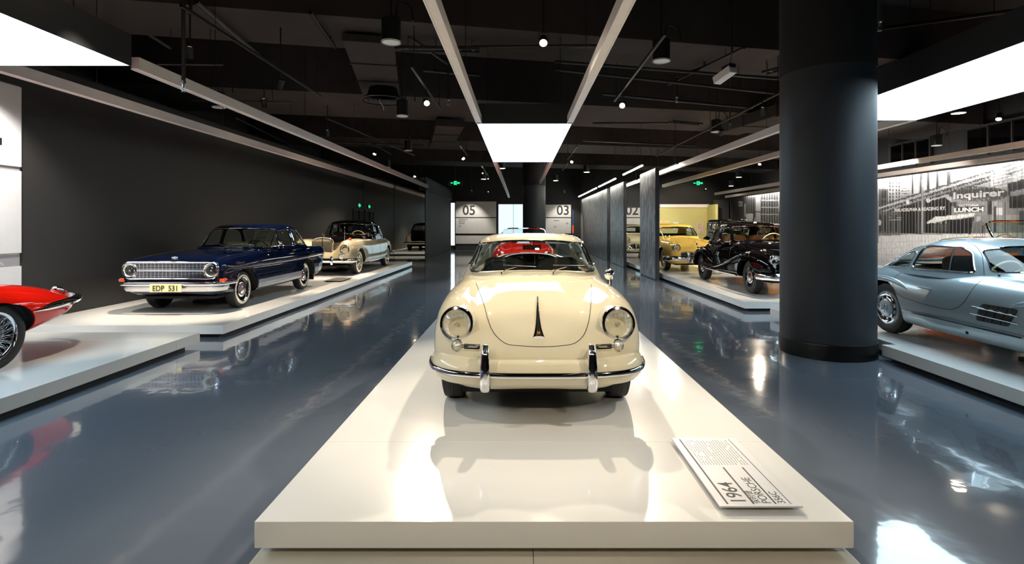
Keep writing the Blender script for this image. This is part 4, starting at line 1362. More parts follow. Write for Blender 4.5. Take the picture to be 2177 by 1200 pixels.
# ---------------------------------------------------------------- ivory coupe
def photo_ray(bvh, loc, px, py, off=0.0):
    """the point of a car's surface that the photograph shows at a pixel, in the car's own coordinates"""
    o = Vector((0, 0, CAM_Z)) - Vector(loc)
    d = Vector(((px - 1106) / F_PX, 1.0, -(py - 480) / F_PX)).normalized()
    r = bvh.ray_cast(o, d)
    return None if r[0] is None else r[0] + r[1] * off

def px_line(bvh, loc, pts, n=4, off=0.0, smooth=True, step=6.0):
    P = cr([np.array(p, float) for p in pts], 8) if smooth else [np.array(p, float) for p in dense(pts, False, step)]
    out = [photo_ray(bvh, loc, p[0], p[1], off) for p in P]
    return [p for p in out if p is not None]

def make_ivory_coupe():
    loc = (0.125, 4.40, TOP)
    car = empty('coupe_car', loc)
    tag(car, 'ivory rounded two-door coupe facing the viewer on the middle platform', 'car')
    S = [
        (-.700, [(0, .475), (.10, .475), (.20, .468), (.25, .455), (.27, .43), (.27, .40), (.25, .36), (.18, .34), (0, .335)]),
        (-.655, [(0, .535), (.18, .535), (.32, .53), (.42, .52), (.475, .47), (.485, .41), (.46, .32), (.36, .275), (0, .265)]),
        (-.575, [(0, .605), (.20, .60), (.37, .605), (.50, .63), (.60, .57), (.635, .45), (.61, .31), (.46, .235), (0, .225)]),
        (-.470, [(0, .665), (.20, .66), (.39, .695), (.56, .79), (.695, .735), (.745, .55), (.72, .36), (.56, .22), (0, .205)]),
        (-.300, [(0, .745), (.22, .74), (.42, .765), (.585, .845), (.725, .775), (.785, .58), (.765, .36), (.62, .20), (0, .19)]),
        (0.00, [(0, .815), (.24, .812), (.44, .815), (.60, .870), (.745, .795), (.812, .58), (.80, .36), (.66, .19), (0, .18)]),
        (0.40, [(0, .885), (.26, .88), (.46, .865), (.62, .880), (.765, .80), (.83, .58), (.82, .36), (.69, .19), (0, .18)]),
        (0.75, [(0, .93), (.28, .92), (.48, .895), (.64, .880), (.775, .79), (.835, .58), (.825, .36), (.70, .19), (0, .18)]),
        (1.30, [(0, .92), (.30, .915), (.50, .90), (.66, .885), (.785, .79), (.835, .58), (.825, .36), (.70, .19), (0, .18)]),
        (2.10, [(0, .92), (.30, .915), (.50, .90), (.66, .88), (.79, .79), (.835, .58), (.82, .38), (.70, .2), (0, .18)]),
        (2.60, [(0, .88), (.28, .87), (.48, .84), (.63, .80), (.74, .70), (.785, .54), (.76, .38), (.62, .24), (0, .21)]),
        (2.95, [(0, .68), (.25, .675), (.42, .66), (.55, .62), (.64, .55), (.68, .47), (.65, .37), (.5, .28), (0, .26)]),
        (3.08, [(0, .52), (.15, .52), (.25, .51), (.33, .49), (.38, .46), (.40, .42), (.38, .37), (.3, .33), (0, .32)])]
    b, bv = body(car, S, 'ivory_paint', [(0, .315, .375, .50, 1.0), (2.1, .315, .36, .50, 1.0)], [tub(.58, 1.0, 2.15, .42, 1.2)])
    interior(car, .58, 1.0, 2.15, .42, .90, 'leather_black')
    front = rounded([(-.655, .925), (-.33, .958), (0, .968), (.33, .958), (.655, .925), (.565, 1.205), (.28, 1.235), (0, 1.243), (-.28, 1.235), (-.565, 1.205)], .05)
    rear = rounded([(-.525, .945), (-.3, 1.022), (0, 1.037), (.3, 1.022), (.525, .945), (.505, 1.15), (.405, 1.222), (-.405, 1.222), (-.505, 1.15)], .06)
    door = rounded([(1.12, .985), (1.36, 1.195), (1.86, 1.225), (1.88, .985)], .05)
    quarter = rounded([(1.95, .985), (1.94, 1.215), (2.10, 1.18), (2.36, .985)], .05)
    levels = [(.84, .62, 3.02, .775, 2.6, 2.6), (.90, .70, 2.86, .745, 2.6, 2.6), (.97, .79, 2.70, .705), (1.10, 1.00, 2.42, .645), (1.20, 1.17, 2.18, .59), (1.26, 1.29, 2.05, .535), (1.295, 1.42, 1.95, .44), (1.312, 1.53, 1.86, .30), (1.317, 1.62, 1.78, .12)]
    roof, ro = cabin(car, levels, 'ivory_paint', [('door_window', door), ('quarter_window', quarter)], front, rear, n=2.7, mm=2.7, trim_r=.010)
    PL = lambda pts, **k: px_line(bv, loc, pts, **k)
    # lid outline, handle with crest, cowl slots
    lid = PL([(1012, 603), (1021, 626), (1030, 652), (1036, 675), (1045, 700), (1058, 718), (1078, 732), (1110, 736), (1148, 738), (1190, 736), (1222, 730), (1240, 714), (1250, 690), (1255, 660), (1257, 632), (1257, 605)])
    MB().tube(lid, .0028, 6).build('lid_gap', 'gap', car)
    hp = PL([(1143, 634), (1143, 660), (1144, 690), (1145.5, 719)], off=.006)
    n = len(hp)
    m = MB()
    rows = []
    for i, p in enumerate(hp):
        t = i / (n - 1)
        w = .008 + .014 * t + .024 * t ** 4
        h = .010 + .012 * math.sin(PI * min(1, t * 1.1))
        rows.append([p + Vector((-w, 0, -.008)), p + Vector((-w * .7, -.003, h * .7)), p + Vector((0, -.004, h)), p + Vector((w * .7, -.003, h * .7)), p + Vector((w, 0, -.008))])
    hd = m.grid(rows, closed=True, cap=True).build('lid_handle', 'chrome', car, 60)
    c = hp[-3]
    MB().lathe([(.012, 0), (.012, .004), (.009, .006), (.001, .006)], c=c + Vector((.0, -.008, .012)), axis=(0, -.8, .6), seg=6).build('crest', 'gold', hd)
    for i in range(26):
        x = -.105 + i * .0084
        p, nr = hit(bv, (x, .70 + .02 * abs(x), 2), (0, 0, -1))
        MB().box(-.0022, .0022, -.011, .011, -.002, .0012).build('cowl_slot', 'gap', car, None, loc=p)
    # headlights with rings
    for s in (-1, 1):
        headlamp(car, s * .583, -.562, .692, .119, d=(s * .08, -1, .12), ring=.018, depth=.03)
        MB().lathe([(.134, -.22), (.132, -.10), (.127, -.03), (.121, .0), (.10, 0)], c=(s * .583, -.562, .692), axis=(s * .08, -1, .12), seg=44, caps=False).build('headlight_bucket', 'ivory_paint', car)
        # indicator, its mount and horn grille
        e = empty('indicator', (s * .575, -.590, .540), parent=car)
        d = Vector((s * .22, -1, .10)).normalized()
        MB().lathe([(.043, -.03), (.045, .004), (.040, .012), (.036, .010)], axis=d, seg=28, caps=False).build('bezel', 'chrome', e)
        MB().lathe([(.037, .008), (.030, .026), (.016, .036), (.001, .039)], axis=d, seg=28, caps=False).build('lens', 'clear_lens', e)
        MB().tube([(s * -.002, .0, .038), (s * -.003, .02, .062)], [.008, .012], 8).build('stem', 'chrome', e)
        g = empty('horn_grille', (0, 0, 0), parent=car)
        poly = rounded([(s * .405, .522), (s * .530, .520), (s * .530, .560), (s * .405, .560)], .014)
        pts = onsurf(bv, poly, '+y', -3, True, .001, .02)
        ctr = sum(pts, Vector()) / len(pts)
        MB().add([ctr + Vector((0, -.002, 0))] + [p + Vector((0, -.002, 0)) for p in pts], [(0, i + 1, (i + 1) % len(pts) + 1) for i in range(len(pts))]).build('recess', 'gap', g)
        MB().tube([p + Vector((0, -.002, 0)) for p in pts], .004, 6, True).build('surround', 'ivory_paint', g)
        for z in (.533, .547):
            q = onsurf(bv, [(s * .41, z), (s * .54, z)], '+y', -3, False, .006, .02)
            MB().tube(q, .0038, 6).build('bar', 'chrome', g)
        # lower vent in the valance
        q = onsurf(bv, rounded([(s * .30, .285), (s * .50, .315), (s * .50, .345), (s * .30, .325)], .015), '+y', -3, True, .003, .02)
        if len(q) > 4:
            ctr = sum(q, Vector()) / len(q)
            v = MB().add([ctr + Vector((0, -.004, 0))] + list(q), [(0, i + 1, (i + 1) % len(q) + 1) for i in range(len(q))]).build('valance_vent', 'gap', car)
            for z in (.302, .322):
                q2 = onsurf(bv, [(s * .31, z - .012), (s * .50, z + .010)], '+y', -3, False, .008, .02)
                if len(q2) > 1: MB().tube(q2, .0035, 6).build('bar', 'chrome', v)
    # bumper, chrome strip, overriders
    path = [(0, -.775, .385), (.25, -.768, .385), (.48, -.735, .386), (.62, -.675, .388), (.705, -.585, .392), (.745, -.47, .396), (.760, -.36, .398)]
    prof = [(-.10, .085), (-.03, .083), (.012, .060), (.030, .02), (.034, -.02), (.026, -.055), (.0, -.085), (-.05, -.098), (-.055, -.088), (-.01, -.07), (.012, -.04), (.018, -.01), (.008, .03), (-.04, .068), (-.10, .075)]
    bp = bumper(car, path, prof, 'ivory_paint')
    bumper(car, [(p[0] * 1.006 + (.0 if p[0] == 0 else .0), p[1] - .002, p[2]) for p in path], [(.026, .006), (.034, .016), (.042, .012), (.048, -.002), (.045, -.018), (.036, -.024), (.027, -.014)], 'chrome', 'bumper_strip', bp)
    for s in (-1, 1):
        rows = []
        P = cr([(0, -.79, .585), (0, -.825, .545), (0, -.845, .47), (0, -.855, .40), (0, -.85, .33), (0, -.825, .275)], 4)
        for i, p in enumerate(P):
            t = i / (len(P) - 1)
            w = .020 + .014 * min(1, t * 2.2)
            if i == len(P) - 1: w *= .8
            dep = .045
            rows.append([(s * .362 - w, p[1] + dep, p[2]), (s * .362 - w, p[1] + .02, p[2]), (s * .362 - w * .75, p[1] + .004, p[2]), (s * .362, p[1], p[2]), (s * .362 + w * .75, p[1] + .004, p[2]), (s * .362 + w, p[1] + .02, p[2]), (s * .362 + w, p[1] + dep, p[2])])
        MB().grid(rows, closed=True, cap=True).build('overrider', 'chrome', bp, 60)
        MB().bar((s * .362, -.80, .55), (s * .362, -.66, .52), .02, .02).build('overrider_bracket', 'ivory_paint', bp, None)
        MB().bar((s * .40, -.74, .37), (s * .40, -.55, .36), .04, .05).build('bumper_bracket', 'black_metal', bp, None)
    # wipers
    for x0, x1 in ((-.27, -.05), (.22, .46)):
        w = empty('wiper', parent=car)
        a = onsurf(ro, [(x0, .957), (x0 + .12, .985)], '+y', -3, False, .014, .05)
        MB().tube([a[0] + Vector((-.03, -.05, -.03))] + a, .005, 6).lathe([(.012, 0), (.012, .025)], c=a[0] + Vector((-.03, -.05, -.04)), seg=12).build('arm', 'chrome', w)
        bl = onsurf(ro, [(x0 - .02, .998), (x0 + .13, .994), (x0 + .30, .985)], '+y', -3, False, .010, .04)
        MB().tube(bl, .006, 6).build('blade', 'black_trim', w)
    # round door mirror, inner mirror
    e = empty('door_mirror', (.735, .66, .86), parent=car)
    MB().tube([(0, 0, -.04), (.0, 0, .03)], [.016, .010], 10).build('stalk', 'chrome', e)
    MB().lathe([(.052, .03), (.050, .012), (.040, -.02), (.020, -.042), (.001, -.048)], c=(0, 0, .072), axis=(-.15, 1, 0), seg=28, caps=False).build('shell', 'chrome', e)
    MB().lathe([(.050, .028), (.001, .028)], c=(0, 0, .072), axis=(-.15, 1, 0), seg=28, caps=False).build('mirror_glass', 'black_paint', e)
    e = empty('inner_mirror', (.0, 1.33, 1.165), parent=car)
    MB().box(-.10, .10, -.012, .012, -.025, .025).build('shell', 'black_trim', e, bevel=.01)
    MB().tube([(0, 0, .02), (0, -.02, .10)], .004, 6).build('stalk', 'chrome', e)
    # inside
    MB().box(-.56, .56, 1.0, 1.16, .84, .925).build('dashboard', 'black_trim', car, bevel=.02)
    steering(car, -.33, 1.22, .86, .19, 1.15)
    for s in (-1, 1): seat(car, s * .29, 1.62, .46, .50, 'leather_black', .48)
    rs = empty('rear_seat', (0, 2.06, 0), parent=car)
    arc = [(.44 * math.cos(t) * (abs(math.cos(t)) ** -.25 if abs(math.cos(t)) > .05 else 1), .83 + .235 * math.sin(t) ** .8) for t in np.linspace(0, PI, 25)]
    MB().prism([(p[0], p[1]) for p in arc] , 'y', -.05, .07).build('seat_back', 'leather_black', rs, bevel=.012)
    for x in (-.25, -.20, -.15, -.10, .05, .10, .15, .20):
        h = .83 + .235 * math.sqrt(max(0, 1 - (x / .46) ** 2)) - .02
        MB().tube([(x, -.052, .70), (x, -.054, h)], .0045, 5).build('pleat', 'leather_white', rs)
    MB().box(-.50, .50, 2.14, 2.52, .925, .94).build('parcel_shelf', 'leather_black', car, None)
    wheels(car, 2.1, 1.31, 1.27, .315, .165, kind='cap', rim_m='grey_paint', rimr=.62, tread=True)
    MB().box(-.55, .55, -.45, 2.6, .165, .20).build('underbody', 'under', car, None)
    return car
make_ivory_coupe()

# ---------------------------------------------------------------- cars along the charcoal wall
def patch(car, bvh, rows, axis, frm, name, m, off=.004, both=True, thick=.004):
    """a thin plate lying on a surface: rows of 2D points projected along axis"""
    out = []
    for r in rows:
        d = {'-x': (-1, 0, 0), '+x': (1, 0, 0), '-y': (0, -1, 0), '+y': (0, 1, 0), '-z': (0, 0, -1)}[axis]
        line = []
        for a, b in r:
            o = {'x': (frm, a, b), 'y': (a, frm, b), 'z': (a, b, frm)}[axis[1]]
            p, n = hit(bvh, o, d)
            if p is None: p = line[-1] if line else Vector(o)
            line.append(p - Vector(d) * off)
        out.append(line)
    if both: MB().grid([[(-p[0], p[1], p[2]) for p in r] for r in out]).build(name, m, car, 60)
    return MB().grid(out).build(name, m, car, 60)

def gridrows(y0, y1, z0, z1, ny=24, nz=4, zf=None):
    return [[(y0 + (y1 - y0) * i / ny, (z0 + (z1 - z0) * j / nz) + (zf(y0 + (y1 - y0) * i / ny) if zf else 0)) for i in range(ny + 1)] for j in range(nz + 1)]

def scale_sec(base, **k): return base

def fender(car, st, m, name='fender', cuts=(), nu=5, e=2.6):
    """st: (y, x_in, x_out, z_bottom, z_top); closed rounded section, mirrored; returns bvh of the +x one"""
    C = cr([np.array(s, float) for s in st], nu)
    rows = []
    for y, xi, xo, zb, zt in C:
        ring = []
        for k in range(32):
            t = 2 * PI * k / 32
            c, s_ = math.cos(t), math.sin(t)
            ee = e if s_ > 0 else 6
            ring.append(((xi + xo) / 2 + (xo - xi) / 2 * math.copysign(abs(c) ** (2 / ee), c), y, (zb + zt) / 2 + (zt - zb) / 2 * math.copysign(abs(s_) ** (2 / ee), s_)))
        rows.append(ring)
    me = MB().grid(rows, closed=True, cap=True).mesh(name, None)
    bv = bvh_of(me)
    if cuts:
        cut = MB()
        for (y, z, r, x0, x1) in cuts: cut.lathe([(r, x0), (r, x1)], c=(0, y, z), axis=(1, 0, 0), seg=40)
        me = boolean(me, cut.mesh('cut', None))
    me.materials.clear(); smooth_mesh(me, 50)
    a = link_mesh(name, me, m, car)
    mb = MB(); mb.v = [tuple(v.co) for v in me.vertices]; mb.f = [tuple(p.vertices) for p in me.polygons]
    mb.v = [(-x, y, z) for x, y, z in mb.v]; mb.f = [tuple(reversed(f)) for f in mb.f]
    mb.build(name, m, car, 50)
    return bv

def make_blue_saloon():
    loc = (-5.50, 9.12, TOP)
    car = empty('saloon_car', loc)
    tag(car, 'dark blue boxy saloon with silver mesh grille on the left platform', 'car')
    def sec(y, zt, w, zs=.0, zb=.24, fr=0.0):
        return (y, [(0, zt), (w * .42, zt - .004), (w * .74, zt - .016), (w * .885, zt - .035), (w * .965, zt - .125), (w, .725 + zs), (w * .972, .66 + zs), (w * .972, .46), (w * .925, zb + .02), (0, zb)])
    S = [(-.745, [(0, .825), (.30, .823), (.55, .818), (.66, .80), (.71, .755), (.722, .70), (.715, .62), (.69, .52), (.62, .46), (0, .45)]),
         (-.725, [(0, .855), (.32, .852), (.59, .845), (.71, .828), (.765, .775), (.778, .71), (.77, .62), (.745, .50), (.68, .40), (0, .38)]),
         (-.66, [(0, .875), (.34, .872), (.61, .862), (.735, .845), (.79, .785), (.803, .715), (.79, .63), (.77, .48), (.70, .34), (0, .32)]),
         sec(-.35, .912, .82, zb=.28), sec(.2, .945, .836), sec(.8, .972, .845), sec(1.5, .972, .845), sec(2.3, .970, .842, .01), sec(2.9, .955, .835, .02), sec(3.4, .935, .815, .03, .30),
         (3.66, [(0, .915), (.33, .912), (.60, .905), (.72, .895), (.775, .82), (.79, .755), (.765, .66), (.745, .50), (.70, .38), (0, .36)]),
         (3.72, [(0, .87), (.30, .868), (.52, .86), (.66, .85), (.72, .80), (.735, .74), (.71, .66), (.69, .52), (.62, .45), (0, .44)])]
    b, bv = body(car, S, 'blue_paint', [(0, .31, .365, .52, 1.0), (2.64, .31, .36, .52, 1.0)], [tub(.66, 1.05, 2.95, .40, 1.2)], nv=5)
    interior(car, .66, 1.05, 2.95, .40, .95, 'beige_cloth')
    front = rounded([(-.735, .985), (0, 1.0), (.735, .985), (.625, 1.335), (0, 1.352), (-.625, 1.335)], .06)
    rear = rounded([(-.66, 1.0), (.66, 1.0), (.58, 1.31), (-.58, 1.31)], .07)
    fd = rounded([(1.36, 1.0), (1.50, 1.305), (1.93, 1.325), (1.95, 1.0)], .035)
    vent = rounded([(1.12, 1.0), (1.445, 1.29), (1.325, 1.0)], .02)
    rd = rounded([(2.04, 1.0), (2.02, 1.325), (2.42, 1.30), (2.55, 1.22), (2.74, 1.0)], .05)
    levels = [(.93, .80, 3.10, .800), (.985, .88, 3.00, .775), (1.15, 1.09, 2.80, .725), (1.30, 1.27, 2.62, .672), (1.375, 1.38, 2.50, .625), (1.41, 1.52, 2.36, .55), (1.428, 1.70, 2.18, .40), (1.434, 1.85, 2.05, .18)]
    roof, ro = cabin(car, levels, 'blue_paint', [('door_window', fd), ('vent_window', vent), ('rear_door_window', rd)], front, rear, n=4.5, mm=4.0, trim_r=.009)
    # silver sill band, belt and side mouldings
    patch(car, bv, gridrows(.40, 2.27, .29, .435, 30, 3), '-x', 3, 'sill_band', 'grey_paint', .004)
    patch(car, bv, gridrows(3.02, 3.62, .36, .45, 12, 2), '-x', 3, 'rear_sill_band', 'grey_paint', .004)
    line_on(car, bv, [(.40, .275), (2.27, .275)], '-x', 3, .012, 'sill_moulding', 'chrome', both=True)
    line_on(car, bv, [(.9, .725), (3.6, .755)], '-x', 3, .006, 'crease_line', 'blue_paint', both=True)
    for y, r0, nm in ((0, .372, 'arch_lip'), (2.64, .367, 'arch_lip')):
        arc = [(y + r0 * math.cos(t), .31 + r0 * math.sin(t)) for t in np.linspace(-.05, PI + .05, 24)]
        line_on(car, bv, arc, '-x', 3, .007, nm, 'blue_paint', both=True)
    line_on(car, bv, [(1.02, .95), (1.0, .6), (.98, .30)], '-x', 3, .003, 'door_gap', 'gap', both=True)
    line_on(car, bv, [(2.0, .96), (2.0, .30)], '-x', 3, .003, 'door_gap', 'gap', both=True)
    line_on(car, bv, [(2.72, .95), (2.66, .75), (2.45, .68)], '-x', 3, .003, 'door_gap', 'gap', both=True)
    line_on(car, bv, [(.72, .66), (.80, .66)], '-z', 3, .003, 'bonnet_gap', 'gap')
    for s in (-1, 1):
        line_on(car, bv, [(s * .66, -.66), (s * .68, .0), (s * .70, .86)], '-z', 3, .003, 'bonnet_gap', 'gap')
        for y in (1.88, 2.62):
            h = empty('door_handle', parent=car)
            p = onsurf(bv, [(y - .14 * 0, .885), (y + .11, .888)], '-x' if s > 0 else '+x', s * 3, False, .02, .05)
            MB().tube(p, .009, 8).build('grip', 'chrome', h)
            q = onsurf(bv, [(y, .885), (y + .02, .885)], '-x' if s > 0 else '+x', s * 3, False, .006, .02)
            MB().lathe([(.016, 0), (.014, .012)], c=q[0], axis=(s, 0, 0), seg=14).build('escutcheon', 'chrome', h)
        # fender badge and script
        p, n = hit(bv, (s * 3, .66, .47), (-s, 0, 0))
        MB().box(-.004, .004, -.02, .02, -.05, .05).build('fender_badge', 'chrome', car, None, loc=p)
    m = text_mesh('Rekord', .075, .002, shear=.3)
    o = text('Rekord', .085, 'chrome', car, (.82, -.34, .755), (PI / 2, 0, PI / 2), shear=.35, name='script_badge')
    p, n = hit(bv, (3, -.25, .755), (-1, 0, 0)); o.location = (p.x + .004, -.36, .755)
    # grille with lamps in a pointed chrome frame
    g = empty('grille', (0, -.752, .69), parent=car)
    hexa = [(-.765, .035), (-.70, .135), (.70, .135), (.765, .035), (.70, -.13), (-.70, -.13)]
    ro_h = rounded(hexa, .08)
    MB().tube([(x, -.014, z) for x, z in dense(ro_h, True, .05)], .016, 8, True).build('frame', 'chrome', g)
    MB().prism(ro_h, 'y', -.004, .004).build('backing', 'black_trim', g, None)
    m = MB()
    for k in range(10):
        z = -.115 + k * .0255
        m.box(-.57, .57, -.018, -.008, z - .0035, z + .0035)
    for k in range(19):
        x = -.54 + k * .06
        m.box(x - .003, x + .003, -.020, -.008, -.12, .125)
    o = m.build('mesh_bars', 'chrome', g, None); o['kind'] = 'stuff'
    MB().box(-.57, .57, -.026, -.012, -.006, .022).build('centre_bar', 'chrome', g, bevel=.003)
    for s in (-1, 1):
        headlamp(car, s * .64, -.772, .690, .115, ring=.018)
        MB().lathe([(.122, -.03), (.126, -.006), (.118, .004)], c=(s * .64, -.772, .69), axis=(0, -1, 0), seg=36, caps=False).build('lamp_surround', 'steel', car)
        e = empty('indicator', (s * .745, -.70, .535), parent=car)
        pl = rounded([(-.09, .0), (-.06, .032), (.07, .03), (.10, .0), (.06, -.03), (-.05, -.03)], .012)
        MB().prism([(a * s, c) for a, c in pl], 'y', -.03, .06).build('lens', 'amber', e, bevel=.006)
        MB().tube([(a * s, -.025, c) for a, c in dense(pl, True, .03)], .005, 6, True).build('bezel', 'chrome', e)
    # bumper and plate
    path = [(0, -.865, .45), (.45, -.858, .45), (.72, -.82, .45), (.80, -.74, .45), (.835, -.58, .45), (.84, -.42, .45)]
    up = bumper(car, path, [(-.04, .07), (.01, .072), (.03, .06), (.034, .035), (.022, .015), (-.03, .015)], 'chrome')
    bumper(car, [(p[0] * .95, p[1] + .03, p[2]) for p in path[:-1]], [(-.02, .015), (.022, .015), (.016, -.04), (-.02, -.085), (-.04, -.085)], 'steel', 'bumper_apron', up)
    pl = empty('number_plate', (.02, -.91, .432), parent=car)
    MB().box(-.245, .245, 0, .01, -.062, .062).build('plate', 'plate_yellow', pl, bevel=.003)
    text('EDP  531', .118, 'ink', pl, (0, -.0035, -.042), align='CENTER', sx=.90, bold=.0008, name='plate_lettering')
    # bonnet badge, wipers, mirror
    MB().box(-.05, .05, -.004, .004, -.012, .012).box(-.02, .02, -.006, .006, -.018, .018).build('bonnet_badge', 'chrome', car, bevel=.003, loc=(0, -.66, .89))
    for x0 in (-.45, .05):
        w = empty('wiper', parent=car)
        bl = onsurf(ro, [(x0, 1.035), (x0 + .20, 1.045), (x0 + .42, 1.02)], '+y', -3, False, .010, .05)
        MB().tube(bl, .005, 6).build('blade', 'chrome', w)
        a = onsurf(ro, [(x0 + .40, 1.0), (x0 + .2, 1.045)], '+y', -3, False, .016, .08)
        MB().tube([a[0] + Vector((0, -.05, -.03))] + a, .005, 6).build('arm', 'steel', w)
    e = empty('door_mirror', (.80, 1.22, .985), parent=car)
    MB().tube([(0, 0, -.03), (.01, 0, .06)], .007, 8).build('stalk', 'chrome', e)
    MB().lathe([(.05, .02), (.045, -.01), (.02, -.03), (.001, -.034)], c=(.012, 0, .10), axis=(0, 1, 0), seg=24, caps=False).build('shell', 'chrome', e)
    for s in (-1, 1): seat(car, s * .33, 1.75, .45, .56, 'beige_cloth', .52)
    seat(car, 0, 2.62, .45, 1.2, 'beige_cloth', .52, name='rear_bench')
    MB().box(-.64, .64, 1.05, 1.22, .86, .955).build('dashboard', 'dark_interior', car, bevel=.02)
    steering(car, .36, 1.33, .95, .20, 1.0)
    wheels(car, 2.64, 1.33, 1.29, .31, .15, kind='cap_painted', ww=1, rim_paint='black_paint', rimr=.64)
    for s in (-1, 1):
        MB().box(s * .58, s * .78, 3.02, 3.035, .17, .42).build('mud_flap', 'black_trim', car, None)
    MB().box(-.6, .6, -.55, 3.4, .22, .26).build('underbody', 'under', car, None)
make_blue_saloon()

def make_limousine():
    loc = (-5.52, 15.5, TOP)
    car = empty('limousine_car', loc)
    tag(car, 'champagne and black limousine with upright grille behind the blue saloon', 'car')
    S = [(-.82, [(0, .50), (.3, .50), (.45, .54), (.58, .60), (.68, .62), (.76, .57), (.775, .50), (.70, .43), (0, .41)]),
         (-.73, [(0, .62), (.3, .62), (.42, .72), (.54, .90), (.68, .935), (.80, .84), (.84, .62), (.78, .40), (0, .36)]),
         (-.45, [(0, .75), (.3, .75), (.42, .88), (.55, .985), (.69, 1.0), (.835, .88), (.88, .62), (.83, .36), (0, .32)]),
         (0, [(0, .9), (.3, .9), (.42, .93), (.56, 1.0), (.70, 1.01), (.845, .89), (.892, .62), (.86, .33), (0, .28)]),
         (.6, [(0, 1.0), (.3, .98), (.45, .97), (.58, .995), (.71, 1.0), (.845, .88), (.90, .62), (.87, .30), (0, .26)]),
         (1.1, [(0, 1.02), (.3, 1.01), (.5, .99), (.62, .99), (.75, .965), (.85, .85), (.90, .62), (.87, .29), (0, .26)]),
         (2.2, [(0, 1.02), (.3, 1.01), (.5, 1.0), (.64, .99), (.77, .96), (.855, .85), (.90, .62), (.87, .29), (0, .26)]),
         (3.1, [(0, 1.02), (.3, 1.01), (.5, 1.0), (.64, .985), (.77, .95), (.86, .85), (.905, .62), (.86, .32), (0, .28)]),
         (3.7, [(0, .98), (.3, .97), (.46, .94), (.60, .92), (.72, .89), (.82, .80), (.86, .60), (.80, .36), (0, .32)]),
         (4.05, [(0, .84), (.28, .83), (.43, .80), (.55, .79), (.66, .77), (.74, .70), (.77, .56), (.70, .40), (0, .37)]),
         (4.2, [(0, .62), (.25, .62), (.36, .61), (.46, .61), (.56, .60), (.60, .56), (.62, .50), (.56, .45), (0, .43)])]
    b, bv = body(car, S, 'champagne_paint', [(0, .345, .40, .55, 1.1), (3.15, .345, .385, .55, 1.1)], [tub(.68, 1.1, 3.2, .45, 1.3)], nv=5)
    interior(car, .68, 1.1, 3.2, .45, 1.0, 'leather_brown')
    # black bonnet and boot lid
    H = [(-.60, [(0, 1.055), (.12, 1.05), (.22, 1.02), (.275, .93), (.275, .72), (0, .70)]), (-.2, [(0, 1.085), (.16, 1.08), (.29, 1.04), (.345, .95), (.345, .74), (0, .72)]),
         (.4, [(0, 1.11), (.25, 1.10), (.42, 1.06), (.50, .97), (.50, .76), (0, .74)]), (1.05, [(0, 1.125), (.35, 1.115), (.56, 1.07), (.66, .99), (.66, .78), (0, .76)])]
    MB().grid(loft_half(H, 4, 5), closed=True, cap=True).build('bonnet', 'black_paint', car, 50)
    T = [(3.2, [(0, 1.05), (.3, 1.045), (.5, 1.02), (.60, .97), (.60, .8), (0, .78)]), (3.7, [(0, 1.01), (.28, 1.0), (.47, .975), (.57, .92), (.57, .76), (0, .74)]),
         (4.08, [(0, .86), (.25, .855), (.42, .83), (.50, .79), (.50, .62), (0, .6)]), (4.215, [(0, .66), (.22, .66), (.38, .65), (.45, .63), (.45, .56), (0, .55)])]
    MB().grid(loft_half(T, 4, 5), closed=True, cap=True).build('boot_lid', 'black_paint', car, 50)
    front = rounded([(-.68, 1.10), (0, 1.135), (.68, 1.10), (.60, 1.44), (0, 1.47), (-.60, 1.44)], .07)
    rear = rounded([(-.55, 1.12), (.55, 1.12), (.46, 1.40), (-.46, 1.40)], .09)
    fd = rounded([(1.33, 1.07), (1.52, 1.42), (2.0, 1.455), (2.0, 1.07)], .05)
    rd = rounded([(2.08, 1.07), (2.08, 1.455), (2.58, 1.42), (2.72, 1.07)], .05)
    qd = rounded([(2.80, 1.07), (2.68, 1.39), (2.95, 1.25), (3.06, 1.07)], .04)
    levels = [(.96, .92, 3.62, .80), (1.05, 1.01, 3.45, .785), (1.22, 1.18, 3.22, .745), (1.42, 1.40, 2.98, .685), (1.50, 1.54, 2.82, .63), (1.55, 1.75, 2.58, .52), (1.575, 1.95, 2.38, .34), (1.582, 2.08, 2.24, .15)]
    cabin(car, levels, 'black_paint', [('door_window', fd), ('rear_door_window', rd), ('quarter_window', qd)], front, rear, n=4, mm=3.2, trim_r=.010)
    # grille
    g = empty('radiator_grille', (0, -.62, .80), parent=car)
    out = rounded([(-.27, -.27), (.27, -.27), (.285, .16), (.20, .25), (0, .275), (-.20, .25), (-.285, .16)], .05)
    MB().prism(out, 'y', -.03, .06).build('shell', 'champagne_paint', g, bevel=.008)
    MB().tube([(x, -.034, z) for x, z in dense(out, True, .04)], .016, 8, True).build('frame', 'chrome', g)
    for k in range(12):
        z = -.235 + k * .036
        MB().box(-.25, .25, -.046, -.036, z - .004, z + .004).build('slat', 'steel', g, None)
    MB().box(-.012, .012, -.05, -.035, -.27, .26).build('centre_bar', 'chrome', g, None)
    st = empty('hood_star', (0, -.60, 1.085), parent=car)
    m = MB().tube([(.045 * math.cos(2 * PI * k / 24), 0, .07 + .045 * math.sin(2 * PI * k / 24)) for k in range(24)], .004, 6, True)
    for a in (PI / 2, PI / 2 + 2 * PI / 3, PI / 2 - 2 * PI / 3): m.tube([(0, 0, .07), (.044 * math.cos(a), 0, .07 + .044 * math.sin(a))], [.007, .003], 6)
    m.tube([(0, 0, -.01), (0, 0, .025)], [.02, .006], 10).build('emblem', 'chrome', st)
